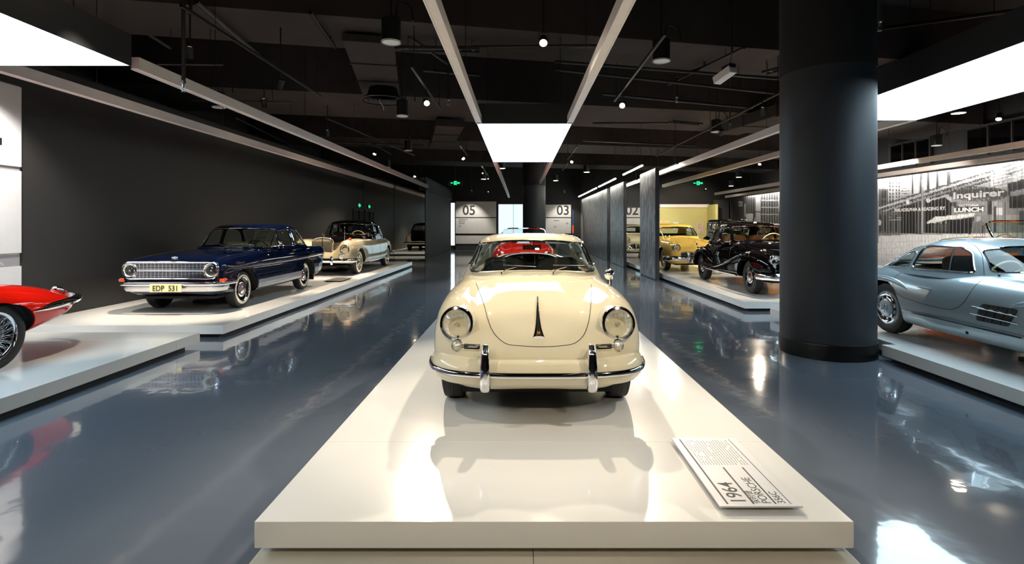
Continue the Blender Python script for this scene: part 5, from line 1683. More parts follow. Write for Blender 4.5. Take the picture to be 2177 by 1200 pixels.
    for s in (-1, 1):
        headlamp(car, s * .665, -.80, .745, .125, d=(s * .05, -1, .05), ring=.02)
        MB().lathe([(.15, -.24), (.142, -.10), (.132, -.02), (.127, .0), (.10, 0)], c=(s * .665, -.80, .745), axis=(s * .05, -1, .05), seg=36, caps=False).build('headlight_bucket', 'champagne_paint', car)
        e = empty('fender_lamp', (s * .70, -.45, 1.02), parent=car)
        MB().lathe([(.026, -.07), (.034, -.02), (.033, .03), (.02, .05), (.001, .055)], axis=(0, -1, 0), seg=20, caps=False).build('lens', 'amber', e)
        MB().lathe([(.035, -.03), (.02, -.09), (.001, -.12)], axis=(0, -1, 0), seg=20, caps=False).build('shell', 'chrome', e)
        f = empty('fog_lamp', (s * .60, -.92, .55), parent=car)
        MB().lathe([(.001, -.10), (.05, -.07), (.068, -.01), (.07, .004), (.06, .012)], axis=(0, -1, 0), seg=28, caps=False).build('shell', 'chrome', f)
        MB().lathe([(.062, .006), (.04, .018), (.001, .024)], axis=(0, -1, 0), seg=28, caps=False).build('lens', 'clear_lens', f)
        # tail lamps
        t = empty('tail_lamp', (s * .72, 4.02, .70), parent=car)
        MB().lathe([(.001, .06), (.03, .05), (.04, .0), (.03, -.09), (.001, -.1)], axis=(0, -.4, 1), seg=20, caps=False).build('lens', 'red_lens', t)
        MB().lathe([(.05, -.02), (.054, -.06), (.04, -.13)], axis=(0, -.4, 1), seg=20, caps=False).build('bezel', 'chrome', t)
        for y in (1.9, 2.62):
            p = onsurf(bv, [(y, .93), (y + .13, .935)], '-x' if s > 0 else '+x', s * 3, False, .022, .06)
            MB().tube(p, .011, 8).build('door_handle', 'chrome', car)
    for y in (1.12, 2.04, 2.76):
        line_on(car, bv, [(y, .97), (y, .34)], '-x', 3, .003, 'door_gap', 'gap', both=True)
    line_on(car, bv, [(.42, .30), (2.75, .30)], '-x', 3, .016, 'sill_moulding', 'chrome', both=True)
    line_on(car, bv, [(.5, .965), (3.4, .955)], '-x', 3, .008, 'belt_moulding', 'chrome', both=True)
    path = [(0, -.93, .44), (.45, -.92, .44), (.75, -.86, .44), (.86, -.74, .44), (.89, -.55, .44)]
    prof = [(-.03, .055), (.01, .055), (.03, .03), (.034, 0), (.03, -.03), (.01, -.055), (-.03, -.055)]
    bf = bumper(car, path, prof, 'chrome')
    for s in (-1, 1):
        MB().tube(cr([(s * .36, -.955, .54), (s * .36, -.985, .48), (s * .36, -.985, .40), (s * .36, -.955, .34)], 4), .035, 10).build('overrider', 'chrome', bf)
    half = cr([(0, 4.34, .45), (.5, 4.32, .45), (.76, 4.22, .45), (.86, 4.05, .45), (.89, 3.8, .45)], 6)
    full = list(half[::-1]) + [np.array((-p[0], p[1], p[2])) for p in half[1:]]
    MB().grid(sweep(full, prof), closed=True, cap=True).build('rear_bumper', 'chrome', car, 45)
    m = MB().tube([(.48, -.25, .93), (.48, -.25, 1.34)], .006, 8).lathe([(.014, 0), (.014, .03), (.001, .045)], c=(.48, -.25, 1.34), seg=12)
    m.build('flag_mast', 'chrome', car)
    for s in (-1, 1): seat(car, s * .34, 1.85, .5, .58, 'leather_brown', .6)
    seat(car, 0, 2.85, .5, 1.25, 'leather_brown', .62, name='rear_bench')
    steering(car, .38, 1.42, 1.06, .21, 1.0, 'leather_white')
    MB().box(-.66, .66, 1.1, 1.28, .95, 1.06).build('dashboard', 'leather_brown', car, bevel=.02)
    wheels(car, 3.15, 1.48, 1.52, .345, .17, kind='cap_painted', ww=2, rim_paint='champagne_paint', rimr=.60)
    MB().box(-.62, .62, -.6, 3.9, .24, .28).build('underbody', 'under', car, None)
make_limousine()

def make_red_roadster():
    loc = (-5.70, 2.55, TOP + .02)
    car = empty('roadster_car', loc)
    tag(car, 'red low roadster tail with chrome wire wheel at the left edge', 'car')
    S = [(-.95, [(0, .52), (.12, .52), (.2, .515), (.25, .50), (.28, .48), (.28, .45), (.25, .42), (.15, .40), (0, .39)]),
         (-.75, [(0, .60), (.2, .60), (.38, .60), (.5, .58), (.58, .53), (.60, .46), (.55, .36), (.4, .30), (0, .28)]),
         (-.3, [(0, .72), (.22, .70), (.40, .68), (.56, .71), (.72, .65), (.78, .52), (.73, .36), (.58, .24), (0, .22)]),
         (0.1, [(0, .78), (.24, .75), (.42, .72), (.58, .75), (.75, .68), (.82, .52), (.79, .35), (.66, .21), (0, .19)]),
         (.8, [(0, .83), (.26, .80), (.45, .77), (.60, .77), (.76, .69), (.828, .52), (.80, .34), (.68, .20), (0, .18)]),
         (1.5, [(0, .82), (.28, .81), (.48, .795), (.64, .775), (.78, .69), (.828, .52), (.80, .34), (.68, .20), (0, .18)]),
         (2.05, [(0, .81), (.3, .81), (.52, .80), (.68, .765), (.80, .665), (.828, .53), (.80, .35), (.67, .20), (0, .19)]),
         (2.45, [(0, .81), (.3, .81), (.54, .80), (.70, .755), (.81, .65), (.828, .53), (.79, .36), (.65, .22), (0, .2)]),
         (2.80, [(0, .795), (.3, .795), (.52, .78), (.68, .735), (.79, .635), (.81, .53), (.76, .38), (.6, .26), (0, .24)]),
         (3.15, [(0, .745), (.3, .74), (.50, .72), (.64, .675), (.735, .595), (.755, .52), (.69, .39), (.52, .31), (0, .29)]),
         (3.45, [(0, .665), (.25, .66), (.43, .64), (.56, .60), (.64, .55), (.65, .50), (.59, .42), (.42, .37), (0, .36)]),
         (3.60, [(0, .57), (.2, .57), (.35, .565), (.45, .55), (.50, .53), (.50, .505), (.46, .475), (.33, .455), (0, .45)])]
    b, bv = body(car, S, 'red_paint', [(0, .325, .36, .48, 1.0), (2.43, .300, .350, .50, 1.0), (2.52, .26, .365, .52, 1.0)], [tub(.50, 1.15, 1.95, .30, 1.2)], nv=5)
    interior(car, .50, 1.15, 1.95, .30, .79, 'leather_black')
    for s in (-1, 1):
        seat(car, s * .25, 1.6, .34, .44, 'leather_black', .46)
        # wrap-round rear bumper blade with black shade side above and chrome edge
        P = [(s * .835, 2.76, .520), (s * .83, 2.92, .528), (s * .80, 3.14, .540), (s * .745, 3.35, .550), (s * .66, 3.52, .558), (s * .55, 3.63, .560), (s * .40, 3.70, .560), (s * .22, 3.72, .558)]
        P = cr(P, 4)
        rows = []
        n = len(P)
        for i, p in enumerate(P):
            t = min(1, i / 7.0 + .12)
            tan = Vector(P[min(i + 1, n - 1)]) - Vector(P[max(i - 1, 0)]); tan.normalize()
            o = tan.cross(Vector((0, 0, 1))) * (1 if s > 0 else -1)
            q = Vector(p)
            rows.append([q + o * (-.035) + Vector((0, 0, .040 * t)), q + o * (.012 * t) + Vector((0, 0, .032 * t)), q + o * (.032 * t), q + o * (.018 * t) + Vector((0, 0, -.026 * t)), q + o * (-.035) + Vector((0, 0, -.032 * t))])
        MB().grid(rows, closed=True, cap=True).build('rear_bumper', 'chrome', car, 50)
        t = empty('tail_lamp', (s * .52, 3.44, .645), parent=car)
        MB().lathe([(.001, .075), (.022, .06), (.034, .02), (.036, -.02), (.02, -.06)], axis=(0, .85, -.3), seg=20, caps=False).build('lens', 'red_lens', t)
        MB().lathe([(.040, .0), (.042, -.04), (.03, -.09), (.001, -.11)], axis=(0, .85, -.3), seg=20, caps=False).build('bezel', 'chrome', t)
    m = MB().tube([(-.62, 1.12, .80), (-.55, 1.26, 1.12), (.55, 1.26, 1.12), (.62, 1.12, .80)], .012, 8)
    w = m.build('windscreen_frame', 'chrome', car)
    MB().add([(-.62, 1.12, .80), (.62, 1.12, .80), (.55, 1.26, 1.12), (-.55, 1.26, 1.12)], [(0, 1, 2, 3)]).build('windscreen', 'glass', w, None)
    steering(car, -.26, 1.28, .78, .19, 1.15)
    for y, s2 in ((0, 1.27), (2.44, 1.36)):
        for s in (-1, 1): wheel(car, s * s2 / 2, y, .335, .17, kind='wire', rimr=.645)
    for s in (-1, 1):
        headlamp(car, s * .58, -.45, .62, .09, d=(0, -1, .3))
    line_on(car, bv, [(2.02, .83), (2.0, .30)], '-x', 3, .003, 'door_gap', 'gap', both=True)
    MB().box(-.5, .5, -.3, 3.0, .19, .24).build('underbody', 'under', car, None)
make_red_roadster()

# ---------------------------------------------------------------- cars on the right and far cars
def make_silver_coupe():
    loc = (5.60, 4.57, TOP)
    car = empty('coupe_car', loc)
    tag(car, 'silver sports coupe with side vents behind the thick column', 'car')
    S = [(-.86, [(0, .56), (.2, .56), (.35, .555), (.44, .54), (.50, .51), (.51, .46), (.48, .38), (.36, .33), (0, .32)]),
         (-.78, [(0, .64), (.22, .64), (.40, .64), (.54, .63), (.65, .57), (.68, .48), (.64, .35), (.52, .26), (0, .24)]),
         (-.5, [(0, .74), (.25, .735), (.45, .735), (.59, .765), (.74, .70), (.80, .54), (.78, .36), (.68, .22), (0, .20)]),
         (0, [(0, .82), (.25, .812), (.45, .80), (.63, .825), (.79, .75), (.868, .56), (.86, .36), (.78, .20), (0, .18)]),
         (.6, [(0, .875), (.28, .865), (.48, .84), (.65, .84), (.80, .75), (.876, .56), (.87, .36), (.80, .19), (0, .17)]),
         (1.0, [(0, .90), (.3, .892), (.5, .87), (.67, .85), (.81, .745), (.878, .56), (.87, .36), (.80, .19), (0, .17)]),
         (1.8, [(0, .90), (.3, .892), (.5, .87), (.67, .85), (.81, .745), (.878, .56), (.87, .36), (.80, .19), (0, .17)]),
         (2.4, [(0, .905), (.3, .89), (.5, .865), (.68, .855), (.83, .755), (.886, .57), (.87, .37), (.78, .22), (0, .18)]),
         (2.9, [(0, .875), (.28, .855), (.46, .825), (.63, .80), (.77, .71), (.83, .56), (.80, .40), (.68, .28), (0, .22)]),
         (3.4, [(0, .74), (.25, .73), (.42, .70), (.55, .67), (.66, .60), (.70, .51), (.67, .42), (.55, .33), (0, .28)]),
         (3.62, [(0, .58), (.2, .58), (.33, .57), (.42, .55), (.48, .52), (.50, .48), (.47, .43), (.38, .38), (0, .36)])]
    b, bv = body(car, S, 'silver_paint', [(0, .325, .38, .52, 1.1), (2.4, .325, .375, .52, 1.1)], [tub(.58, 1.0, 2.15, .40, 1.2)], nv=5)
    interior(car, .58, 1.0, 2.15, .40, .88, 'leather_brown')
    front = rounded([(-.595, .90), (-.3, .925), (0, .93), (.3, .925), (.595, .90), (.49, 1.135), (.25, 1.165), (0, 1.172), (-.25, 1.165), (-.49, 1.135)], .05)
    rear = rounded([(-.54, .93), (.54, .93), (.46, 1.13), (.25, 1.165), (-.25, 1.165), (-.46, 1.13)], .06)
    door = rounded([(1.20, .885), (1.34, 1.09), (1.48, 1.15), (1.93, 1.152), (2.005, 1.11), (2.03, .875)], .045)
    quart = rounded([(2.10, .88), (2.075, 1.075), (2.20, 1.06), (2.42, .96), (2.55, .865)], .03)
    levels = [(.80, .66, 3.16, .785, 2.6, 2.6), (.87, .75, 2.98, .745, 2.7, 2.6), (.98, .92, 2.72, .695), (1.10, 1.12, 2.44, .635), (1.175, 1.27, 2.22, .575), (1.222, 1.42, 2.04, .48), (1.247, 1.55, 1.9, .34), (1.258, 1.66, 1.78, .15)]
    roof, ro = cabin(car, levels, 'silver_paint', [('door_window', door), ('quarter_window', quart)], front, rear, n=2.8, mm=2.8, trim_r=.010)
    line_on(car, ro, [(1.48, .89), (1.55, 1.13)], '+x', -3, .010, 'window_divider', 'black_trim', both=False)
    # gullwing door outline on both sides and over the roof
    for s in (-1, 1):
        ax, fx = ('-x', 3) if s > 0 else ('+x', -3)
        line_on(car, bv, cr([(2.14, .83), (2.19, .74), (2.16, .62), (2.04, .535), (1.85, .50), (1.45, .475), (1.22, .49), (1.10, .57), (1.05, .70), (1.04, .83)], 5), ax, s * 3, .0028, 'door_gap', 'gap')
        line_on(car, ro, cr([(1.12, .87), (1.17, .96), (1.27, 1.08), (1.40, 1.17), (1.52, 1.21)], 5), ax, s * 3, .0028, 'door_gap', 'gap')
        h = onsurf(bv, [(1.56, .655), (1.78, .665)], ax, s * 3, False, .004, .05)
        MB().tube(h, .005, 6).build('door_handle', 'chrome', car)
        # sill moulding, wheel brows, side vent with bars, jack point
        line_on(car, bv, [(.42, .345), (1.98, .355)], ax, s * 3, .017, 'sill_moulding', 'chrome', off=.010)
        for (yc, r0, nm) in ((2.42, .43, 'wheel_brow'), (0.0, .46, 'wheel_brow')):
            arc = [(yc - .50, .62), (yc - .42, .655), (yc - .25, .70), (yc, .715), (yc + .25, .70), (yc + .46, .65), (yc + .56, .61)]
            P = onsurf(bv, [tuple(q) for q in cr(arc, 5)], ax, s * 3, False, .0, .03)
            n = len(P)
            MB().tube(P, [.004 + .034 * math.sin(PI * i / (n - 1)) ** .7 for i in range(n)], 10).build(nm, 'silver_paint', car)
        v = empty('side_vent', parent=car)
        quad = [(.47, .60), (.88, .60), (.94, .42), (.56, .42)]
        outl = rounded(quad, .04)
        P = onsurf(bv, outl, ax, s * 3, True, .002, .03)
        ctr = sum(P, Vector()) / len(P)
        p0, _ = hit(bv, (s * 3, ctr.y, ctr.z), (-s, 0, 0))
        MB().add([p0 + Vector((s * .002, 0, 0))] + P, [(0, i + 1, (i + 1) % len(P) + 1) for i in range(len(P))]).build('recess', 'black_trim', v)  # flat black sheet paints the shade behind the scoops
        for a in range(4):
            for c in range(3):
                u0, u1, w0, w1 = a / 4 + .02, (a + 1) / 4 - .02, c / 3 + .025, (c + 1) / 3 - .025
                def q(u, w):
                    t = [np.array(x) for x in quad]
                    return (t[0] * (1 - u) + t[1] * u) * (1 - w) + (t[3] * (1 - u) + t[2] * u) * w
                rows = []
                for j in range(4):
                    w = w0 + (w1 - w0) * j / 3
                    rows.append([])
                    for i in range(5):
                        u = u0 + (u1 - u0) * i / 4
                        yy, zz = q(u, w)
                        p1, _ = hit(bv, (s * 3, yy, zz), (-s, 0, 0))
                        rows[-1].append(p1 + Vector((s * (.003 + .014 * math.sin(PI * i / 4)), 0, 0)))
                MB().grid(rows).build('vent_scoop', 'grey_metal', v, 60)  # scoops are body-coloured; their shade is put into a darker grey
        for z in (.545, .475):
            MB().tube([p + Vector((s * .024, 0, 0)) for p in onsurf(bv, [(.44, z - .004), (.97, z + .012)], ax, s * 3, False, 0, .05)], .007, 8).build('vent_bar', 'chrome', v)
        p0, _ = hit(bv, (s * 3, 1.08, .262), (-s, 0, 0))
        MB().lathe([(.018, 0), (.018, .004)], c=p0, axis=(s, 0, 0), seg=20).build('jack_point', 'gap', car)
        headlamp(car, s * .60, -.66, .66, .115, d=(0, -1, .12))
        seat(car, s * .28, 1.72, .42, .48, 'leather_brown', .52)
    steering(car, -.30, 1.25, .84, .19, 1.15, 'leather_white')
    MB().box(-.57, .57, 1.0, 1.14, .82, .90).build('dashboard', 'silver_paint', car, bevel=.015)
    MB().box(-.48, .48, 2.14, 2.55, .905, .92).build('parcel_shelf', 'leather_brown', car, None)
    path = [(0, -.93, .42), (.45, -.91, .42), (.66, -.84, .42), (.74, -.7, .42)]
    bumper(car, path, [(-.02, .04), (.01, .04), (.025, .02), (.025, -.02), (.01, -.04), (-.02, -.04)], 'chrome')
    wheels(car, 2.4, 1.40, 1.435, .325, .17, kind='disc', rim_m='silver_paint', rimr=.66)
    MB().box(-.55, .55, -.5, 3.1, .17, .22).build('underbody', 'under', car, None)
make_silver_coupe()

def make_black_saloon():
    loc = (5.52, 11.0, TOP)
    car = empty('saloon_car', loc)
    tag(car, 'black saloon with sweeping front fenders left of the thick column', 'car')
    def sec(y, zt, zc, w, wt, zb=.28):
        return (y, [(0, zt), (wt * .5, zt - .008), (wt, zc), (w * .93, zc - .08), (w, .72), (w * .99, .5), (w * .93, zb + .04), (0, zb)])
    S = [(-.62, [(0, 1.0), (.10, .99), (.19, .95), (.23, .86), (.24, .70), (.24, .50), (.22, .40), (0, .38)]),
         (-.3, [(0, 1.03), (.14, 1.02), (.26, .98), (.31, .88), (.33, .70), (.34, .5), (.32, .36), (0, .34)]),
         (.3, [(0, 1.055), (.22, 1.045), (.40, 1.01), (.47, .91), (.50, .72), (.52, .5), (.50, .32), (0, .3)]),
         sec(.85, 1.06, 1.0, .66, .58), sec(1.5, 1.04, .995, .735, .62), sec(2.4, 1.03, .985, .745, .62), sec(3.0, .99, .93, .70, .56), sec(3.45, .86, .80, .60, .46, .32),
         (3.75, [(0, .62), (.2, .62), (.33, .60), (.42, .56), (.46, .50), (.46, .45), (.42, .41), (0, .39)])]
    b, bv = body(car, S, 'black_paint', [], [tub(.60, 1.05, 2.75, .45, 1.3)], nv=5)
    interior(car, .60, 1.05, 2.75, .45, .99, 'leather_brown')
    ff = fender(car, [(-.86, .56, .66, .48, .58), (-.80, .46, .76, .40, .70), (-.62, .38, .84, .36, .82), (-.3, .36, .875, .34, .895), (0.05, .38, .885, .34, .905), (.45, .40, .885, .33, .83), (.9, .44, .88, .33, .70), (1.4, .50, .865, .33, .56), (1.85, .56, .84, .33, .46), (2.2, .60, .80, .33, .40)], 'black_paint', 'front_fender', [(0, .34, .40, .50, 1.1)])
    rf = fender(car, [(2.15, .60, .70, .36, .46), (2.3, .54, .82, .34, .64), (2.55, .50, .88, .33, .80), (2.85, .48, .895, .33, .86), (3.2, .46, .88, .34, .80), (3.55, .42, .80, .36, .66), (3.8, .38, .68, .40, .52)], 'black_paint', 'rear_fender', [(2.835, .34, .39, .50, 1.1)])
    front = rounded([(-.60, 1.06), (0, 1.09), (.60, 1.06), (.55, 1.375), (0, 1.40), (-.55, 1.375)], .06)
    rear = rounded([(-.45, 1.10), (.45, 1.10), (.40, 1.34), (-.40, 1.34)], .09)
    fd = rounded([(1.30, 1.02), (1.50, 1.34), (1.86, 1.385), (1.86, 1.02)], .05)
    rd = rounded([(1.94, 1.02), (1.94, 1.385), (2.36, 1.36), (2.40, 1.02)], .05)
    qd = rounded([(2.48, 1.02), (2.44, 1.335), (2.62, 1.26), (2.78, 1.02)], .04)
    levels = [(.96, .82, 3.22, .715), (1.02, .90, 3.08, .70), (1.18, 1.08, 2.9, .67), (1.36, 1.30, 2.68, .62), (1.43, 1.44, 2.54, .57), (1.475, 1.65, 2.32, .45), (1.495, 1.82, 2.12, .28), (1.5, 1.92, 2.02, .12)]
    cabin(car, levels, 'black_paint', [('door_window', fd), ('rear_door_window', rd), ('quarter_window', qd)], front, rear, n=3.6, mm=3.0, trim_r=.012)
    # chrome: running board strip, fender bead, belt
    for s in (-1, 1):
        P = [(s * .868, .44, .335), (s * .868, 1.0, .335), (s * .86, 1.8, .335), (s * .84, 2.4, .335)]
        MB().tube(P, .022, 8).build('sill_moulding', 'chrome', car)
        q = onsurf(ff, [tuple(p) for p in cr([(.0, .80), (.45, .745), (.9, .615), (1.4, .48), (1.9, .40), (2.15, .385)], 5)], '-x', 3, False, .002, .03)
        if s < 0: q = [Vector((-p.x, p.y, p.z)) for p in q]
        MB().tube(q, .011, 8).build('fender_moulding', 'chrome', car)
        ax, fx = ('-x', 3) if s > 0 else ('+x', -3)
        line_on(car, bv, [(1.0, 1.0), (2.9, .985)], ax, fx, .008, 'belt_moulding', 'chrome')
        for y in (1.22, 1.9, 2.46): line_on(car, bv, [(y, .98), (y, .48)], ax, fx, .003, 'door_gap', 'gap')
        p = onsurf(bv, [(1.72, .93), (1.85, .93)], ax, fx, False, .022, .05); MB().tube(p, .010, 8).build('door_handle', 'chrome', car)
        headlamp(car, s * .60, -.80, .72, .125, d=(0, -1, .06), ring=.022)
        MB().lathe([(.001, -.30), (.06, -.26), (.11, -.13), (.130, -.02), (.128, 0)], c=(s * .60, -.80, .72), axis=(0, -1, .06), seg=32, caps=False).build('lamp_shell', 'black_paint', car)
        e = empty('indicator', (s * .66, -.42, .905), parent=car)
        MB().lathe([(.001, .05), (.02, .04), (.024, 0), (.012, -.06), (.001, -.09)], axis=(0, -1, 0), seg=18, caps=False).build('lens', 'clear_lens', e)
        m = text_mesh('', .01)
        # kidney grille halves
        k = empty('kidney_grille', (s * .10, -.66, .70), parent=car)
        o = rounded([(-.075, .22), (.07, .22), (.085, 0), (.055, -.24), (-.06, -.24), (-.08, 0)], .05)
        MB().tube([(x, 0, z) for x, z in dense(o, True, .04)], .010, 8, True).build('frame', 'chrome', k)
        for j in range(6): MB().tube([(-.06 + j * .024, 0.0, .2), (-.05 + j * .020, 0.0, -.22)], .005, 6).build('slat', 'chrome', k)
        seat(car, s * .32, 1.8, .5, .54, 'leather_tan', .58)
    seat(car, 0, 2.5, .5, 1.1, 'leather_tan', .56, name='rear_bench')
    steering(car, .32, 1.36, 1.05, .21, .95, 'leather_white')
    MB().box(-.58, .58, 1.06, 1.2, .93, 1.03).build('dashboard', 'leather_brown', car, bevel=.02)
    path = [(0, -.99, .42), (.45, -.98, .42), (.72, -.93, .42), (.86, -.80, .42), (.90, -.62, .42)]
    bf = bumper(car, path, [(-.03, .065), (.01, .065), (.035, .03), (.04, 0), (.035, -.03), (.01, -.065), (-.03, -.065)], 'chrome')
    for s in (-1, 1): MB().tube(cr([(s * .38, -1.01, .54), (s * .38, -1.04, .48), (s * .38, -1.04, .38), (s * .38, -1.01, .32)], 4), .035, 10).build('overrider', 'chrome', bf)
    half = cr([(0, 3.98, .42), (.5, 3.95, .42), (.74, 3.86, .42), (.84, 3.7, .42), (.87, 3.5, .42)], 6)
    full = list(half[::-1]) + [np.array((-p[0], p[1], p[2])) for p in half[1:]]
    MB().grid(sweep(full, [(-.03, .055), (.01, .055), (.034, 0), (.01, -.055), (-.03, -.055)]), closed=True, cap=True).build('rear_bumper', 'chrome', car, 45)
    wheels(car, 2.835, 1.40, 1.42, .34, .165, kind='cap_painted', rim_paint='black_paint', rimr=.62)
    MB().box(-.55, .55, -.5, 3.4, .26, .32).build('underbody', 'under', car, None)
make_black_saloon()

def make_fifties(loc, col, label, roofcol=None, scale=1.0, name='saloon_car'):
    """rounded full-width car of the early fifties"""
    car = empty(name, loc)
    tag(car, label, 'car')
    S = [(-.88, [(0, .60), (.25, .60), (.45, .59), (.58, .57), (.66, .53), (.68, .48), (.64, .42), (.5, .38), (0, .37)]),
         (-.80, [(0, .74), (.25, .74), (.46, .74), (.62, .77), (.76, .69), (.80, .55), (.76, .40), (.6, .30), (0, .29)]),
         (-.55, [(0, .87), (.26, .86), (.47, .84), (.65, .89), (.81, .79), (.86, .58), (.82, .36), (.68, .25), (0, .24)]),
         (0, [(0, .97), (.28, .955), (.5, .91), (.68, .93), (.84, .83), (.895, .60), (.87, .36), (.74, .23), (0, .22)]),
         (.7, [(0, 1.03), (.3, 1.01), (.52, .97), (.70, .95), (.85, .84), (.905, .60), (.88, .34), (.78, .22), (0, .21)]),
         (1.5, [(0, 1.0), (.3, .99), (.52, .97), (.70, .95), (.85, .84), (.905, .60), (.88, .34), (.78, .22), (0, .21)]),
         (2.7, [(0, .98), (.3, .97), (.52, .955), (.70, .93), (.85, .83), (.90, .60), (.87, .36), (.76, .24), (0, .22)]),
         (3.4, [(0, .90), (.28, .89), (.48, .87), (.64, .84), (.77, .74), (.82, .58), (.79, .40), (.66, .30), (0, .28)]),
         (3.85, [(0, .66), (.22, .66), (.38, .65), (.50, .63), (.60, .58), (.63, .52), (.60, .45), (.48, .40), (0, .38)])]
    b, bv = body(car, S, col, [(0, .34, .385, .55, 1.1), (2.8, .34, .38, .55, 1.1)], [tub(.64, 1.0, 2.6, .45, 1.3)])
    interior(car, .64, 1.0, 2.6, .45, .95)
    front = rounded([(-.68, 1.045), (0, 1.07), (.68, 1.045), (.58, 1.335), (0, 1.36), (-.58, 1.335)], .08)
    rear = rounded([(-.5, 1.07), (.5, 1.07), (.44, 1.31), (-.44, 1.31)], .09)
    fd = rounded([(1.2, 1.02), (1.40, 1.30), (1.85, 1.345), (1.85, 1.02)], .05)
    rd = rounded([(1.93, 1.02), (1.93, 1.345), (2.35, 1.29), (2.60, 1.02)], .07)
    levels = [(.95, .72, 3.3, .80), (1.02, .82, 3.12, .775), (1.18, 1.03, 2.86, .73), (1.33, 1.25, 2.56, .665), (1.40, 1.40, 2.36, .60), (1.44, 1.6, 2.15, .48), (1.46, 1.75, 1.98, .30), (1.465, 1.82, 1.9, .14)]
    cabin(car, levels, roofcol or col, [('door_window', fd), ('rear_door_window', rd)], front, rear, n=3.2, mm=2.9, trim_r=.010)
    for s in (-1, 1):
        headlamp(car, s * .64, -.855, .735, .11, d=(0, -1, .08), ring=.02)
        MB().lathe([(.135, -.22), (.128, -.10), (.118, -.02), (.112, 0), (.09, 0)], c=(s * .64, -.855, .735), axis=(0, -1, .08), seg=32, caps=False).build('headlight_bucket', col, car)
        seat(car, s * .33, 1.75, .5, .56, 'leather_black', .52)
    seat(car, 0, 2.45, .5, 1.15, 'leather_black', .52, name='rear_bench')
    steering(car, .34, 1.32, 1.02, .21, .95)
    MB().tube([(0, -.76, .80), (0, -.70, .87), (0, -.5, .92)], [.012, .03, .006], 10).build('hood_ornament', 'chrome', car)
    MB().lathe([(.035, 0), (.035, .015), (.001, .025)], c=(0, -.83, .73), axis=(0, -1, .5), seg=20).build('nose_badge', 'chrome', car)
    g = empty('grille', (0, -.90, .53), parent=car)
    o = rounded([(-.50, .075), (.50, .075), (.54, 0), (.50, -.075), (-.50, -.075), (-.54, 0)], .03)
    MB().prism(o, 'y', -.004, .03).build('backing', 'black_trim', g, None)
    MB().tube([(x, -.01, z) for x, z in dense(o, True, .05)], .016, 8, True).build('frame', 'chrome', g)
    for z in (-.03, .025): MB().tube([(-.5, -.012, z), (.5, -.012, z)], .010, 6).build('slat', 'chrome', g)
    path = [(0, -1.0, .42), (.5, -.985, .42), (.78, -.92, .42), (.88, -.8, .42), (.91, -.6, .42)]
    bf = bumper(car, path, [(-.03, .07), (.01, .07), (.035, .03), (.04, 0), (.035, -.03), (.01, -.07), (-.03, -.07)], 'chrome')
    for s in (-1, 1): MB().tube(cr([(s * .34, -1.02, .60), (s * .34, -1.05, .50), (s * .34, -1.05, .40), (s * .34, -1.02, .32)], 4), .04, 10).build('overrider', 'chrome', bf)
    line_on(car, bv, [(.45, .62), (2.3, .62)], '-x', 3, .010, 'side_moulding', 'chrome', both=True)
    wheels(car, 2.8, 1.46, 1.46, .34, .17, kind='cap_painted', ww=2, rim_paint=col, rimr=.6)
    MB().box(-.6, .6, -.6, 3.5, .20, .26).build('underbody', 'under', car, None)
    return car
make_fifties((5.32, 16.75, TOP), 'yellow_paint', 'yellow rounded saloon between photo panel and black saloon')
make_fifties((5.25, 23.6, TOP), 'cream_paint', 'cream car glimpsed through the gap between the photo panels')
make_fifties((9.1, 17.6, TOP), 'tan_paint', 'tan car seen through the black saloon windows', roofcol='tan_paint')

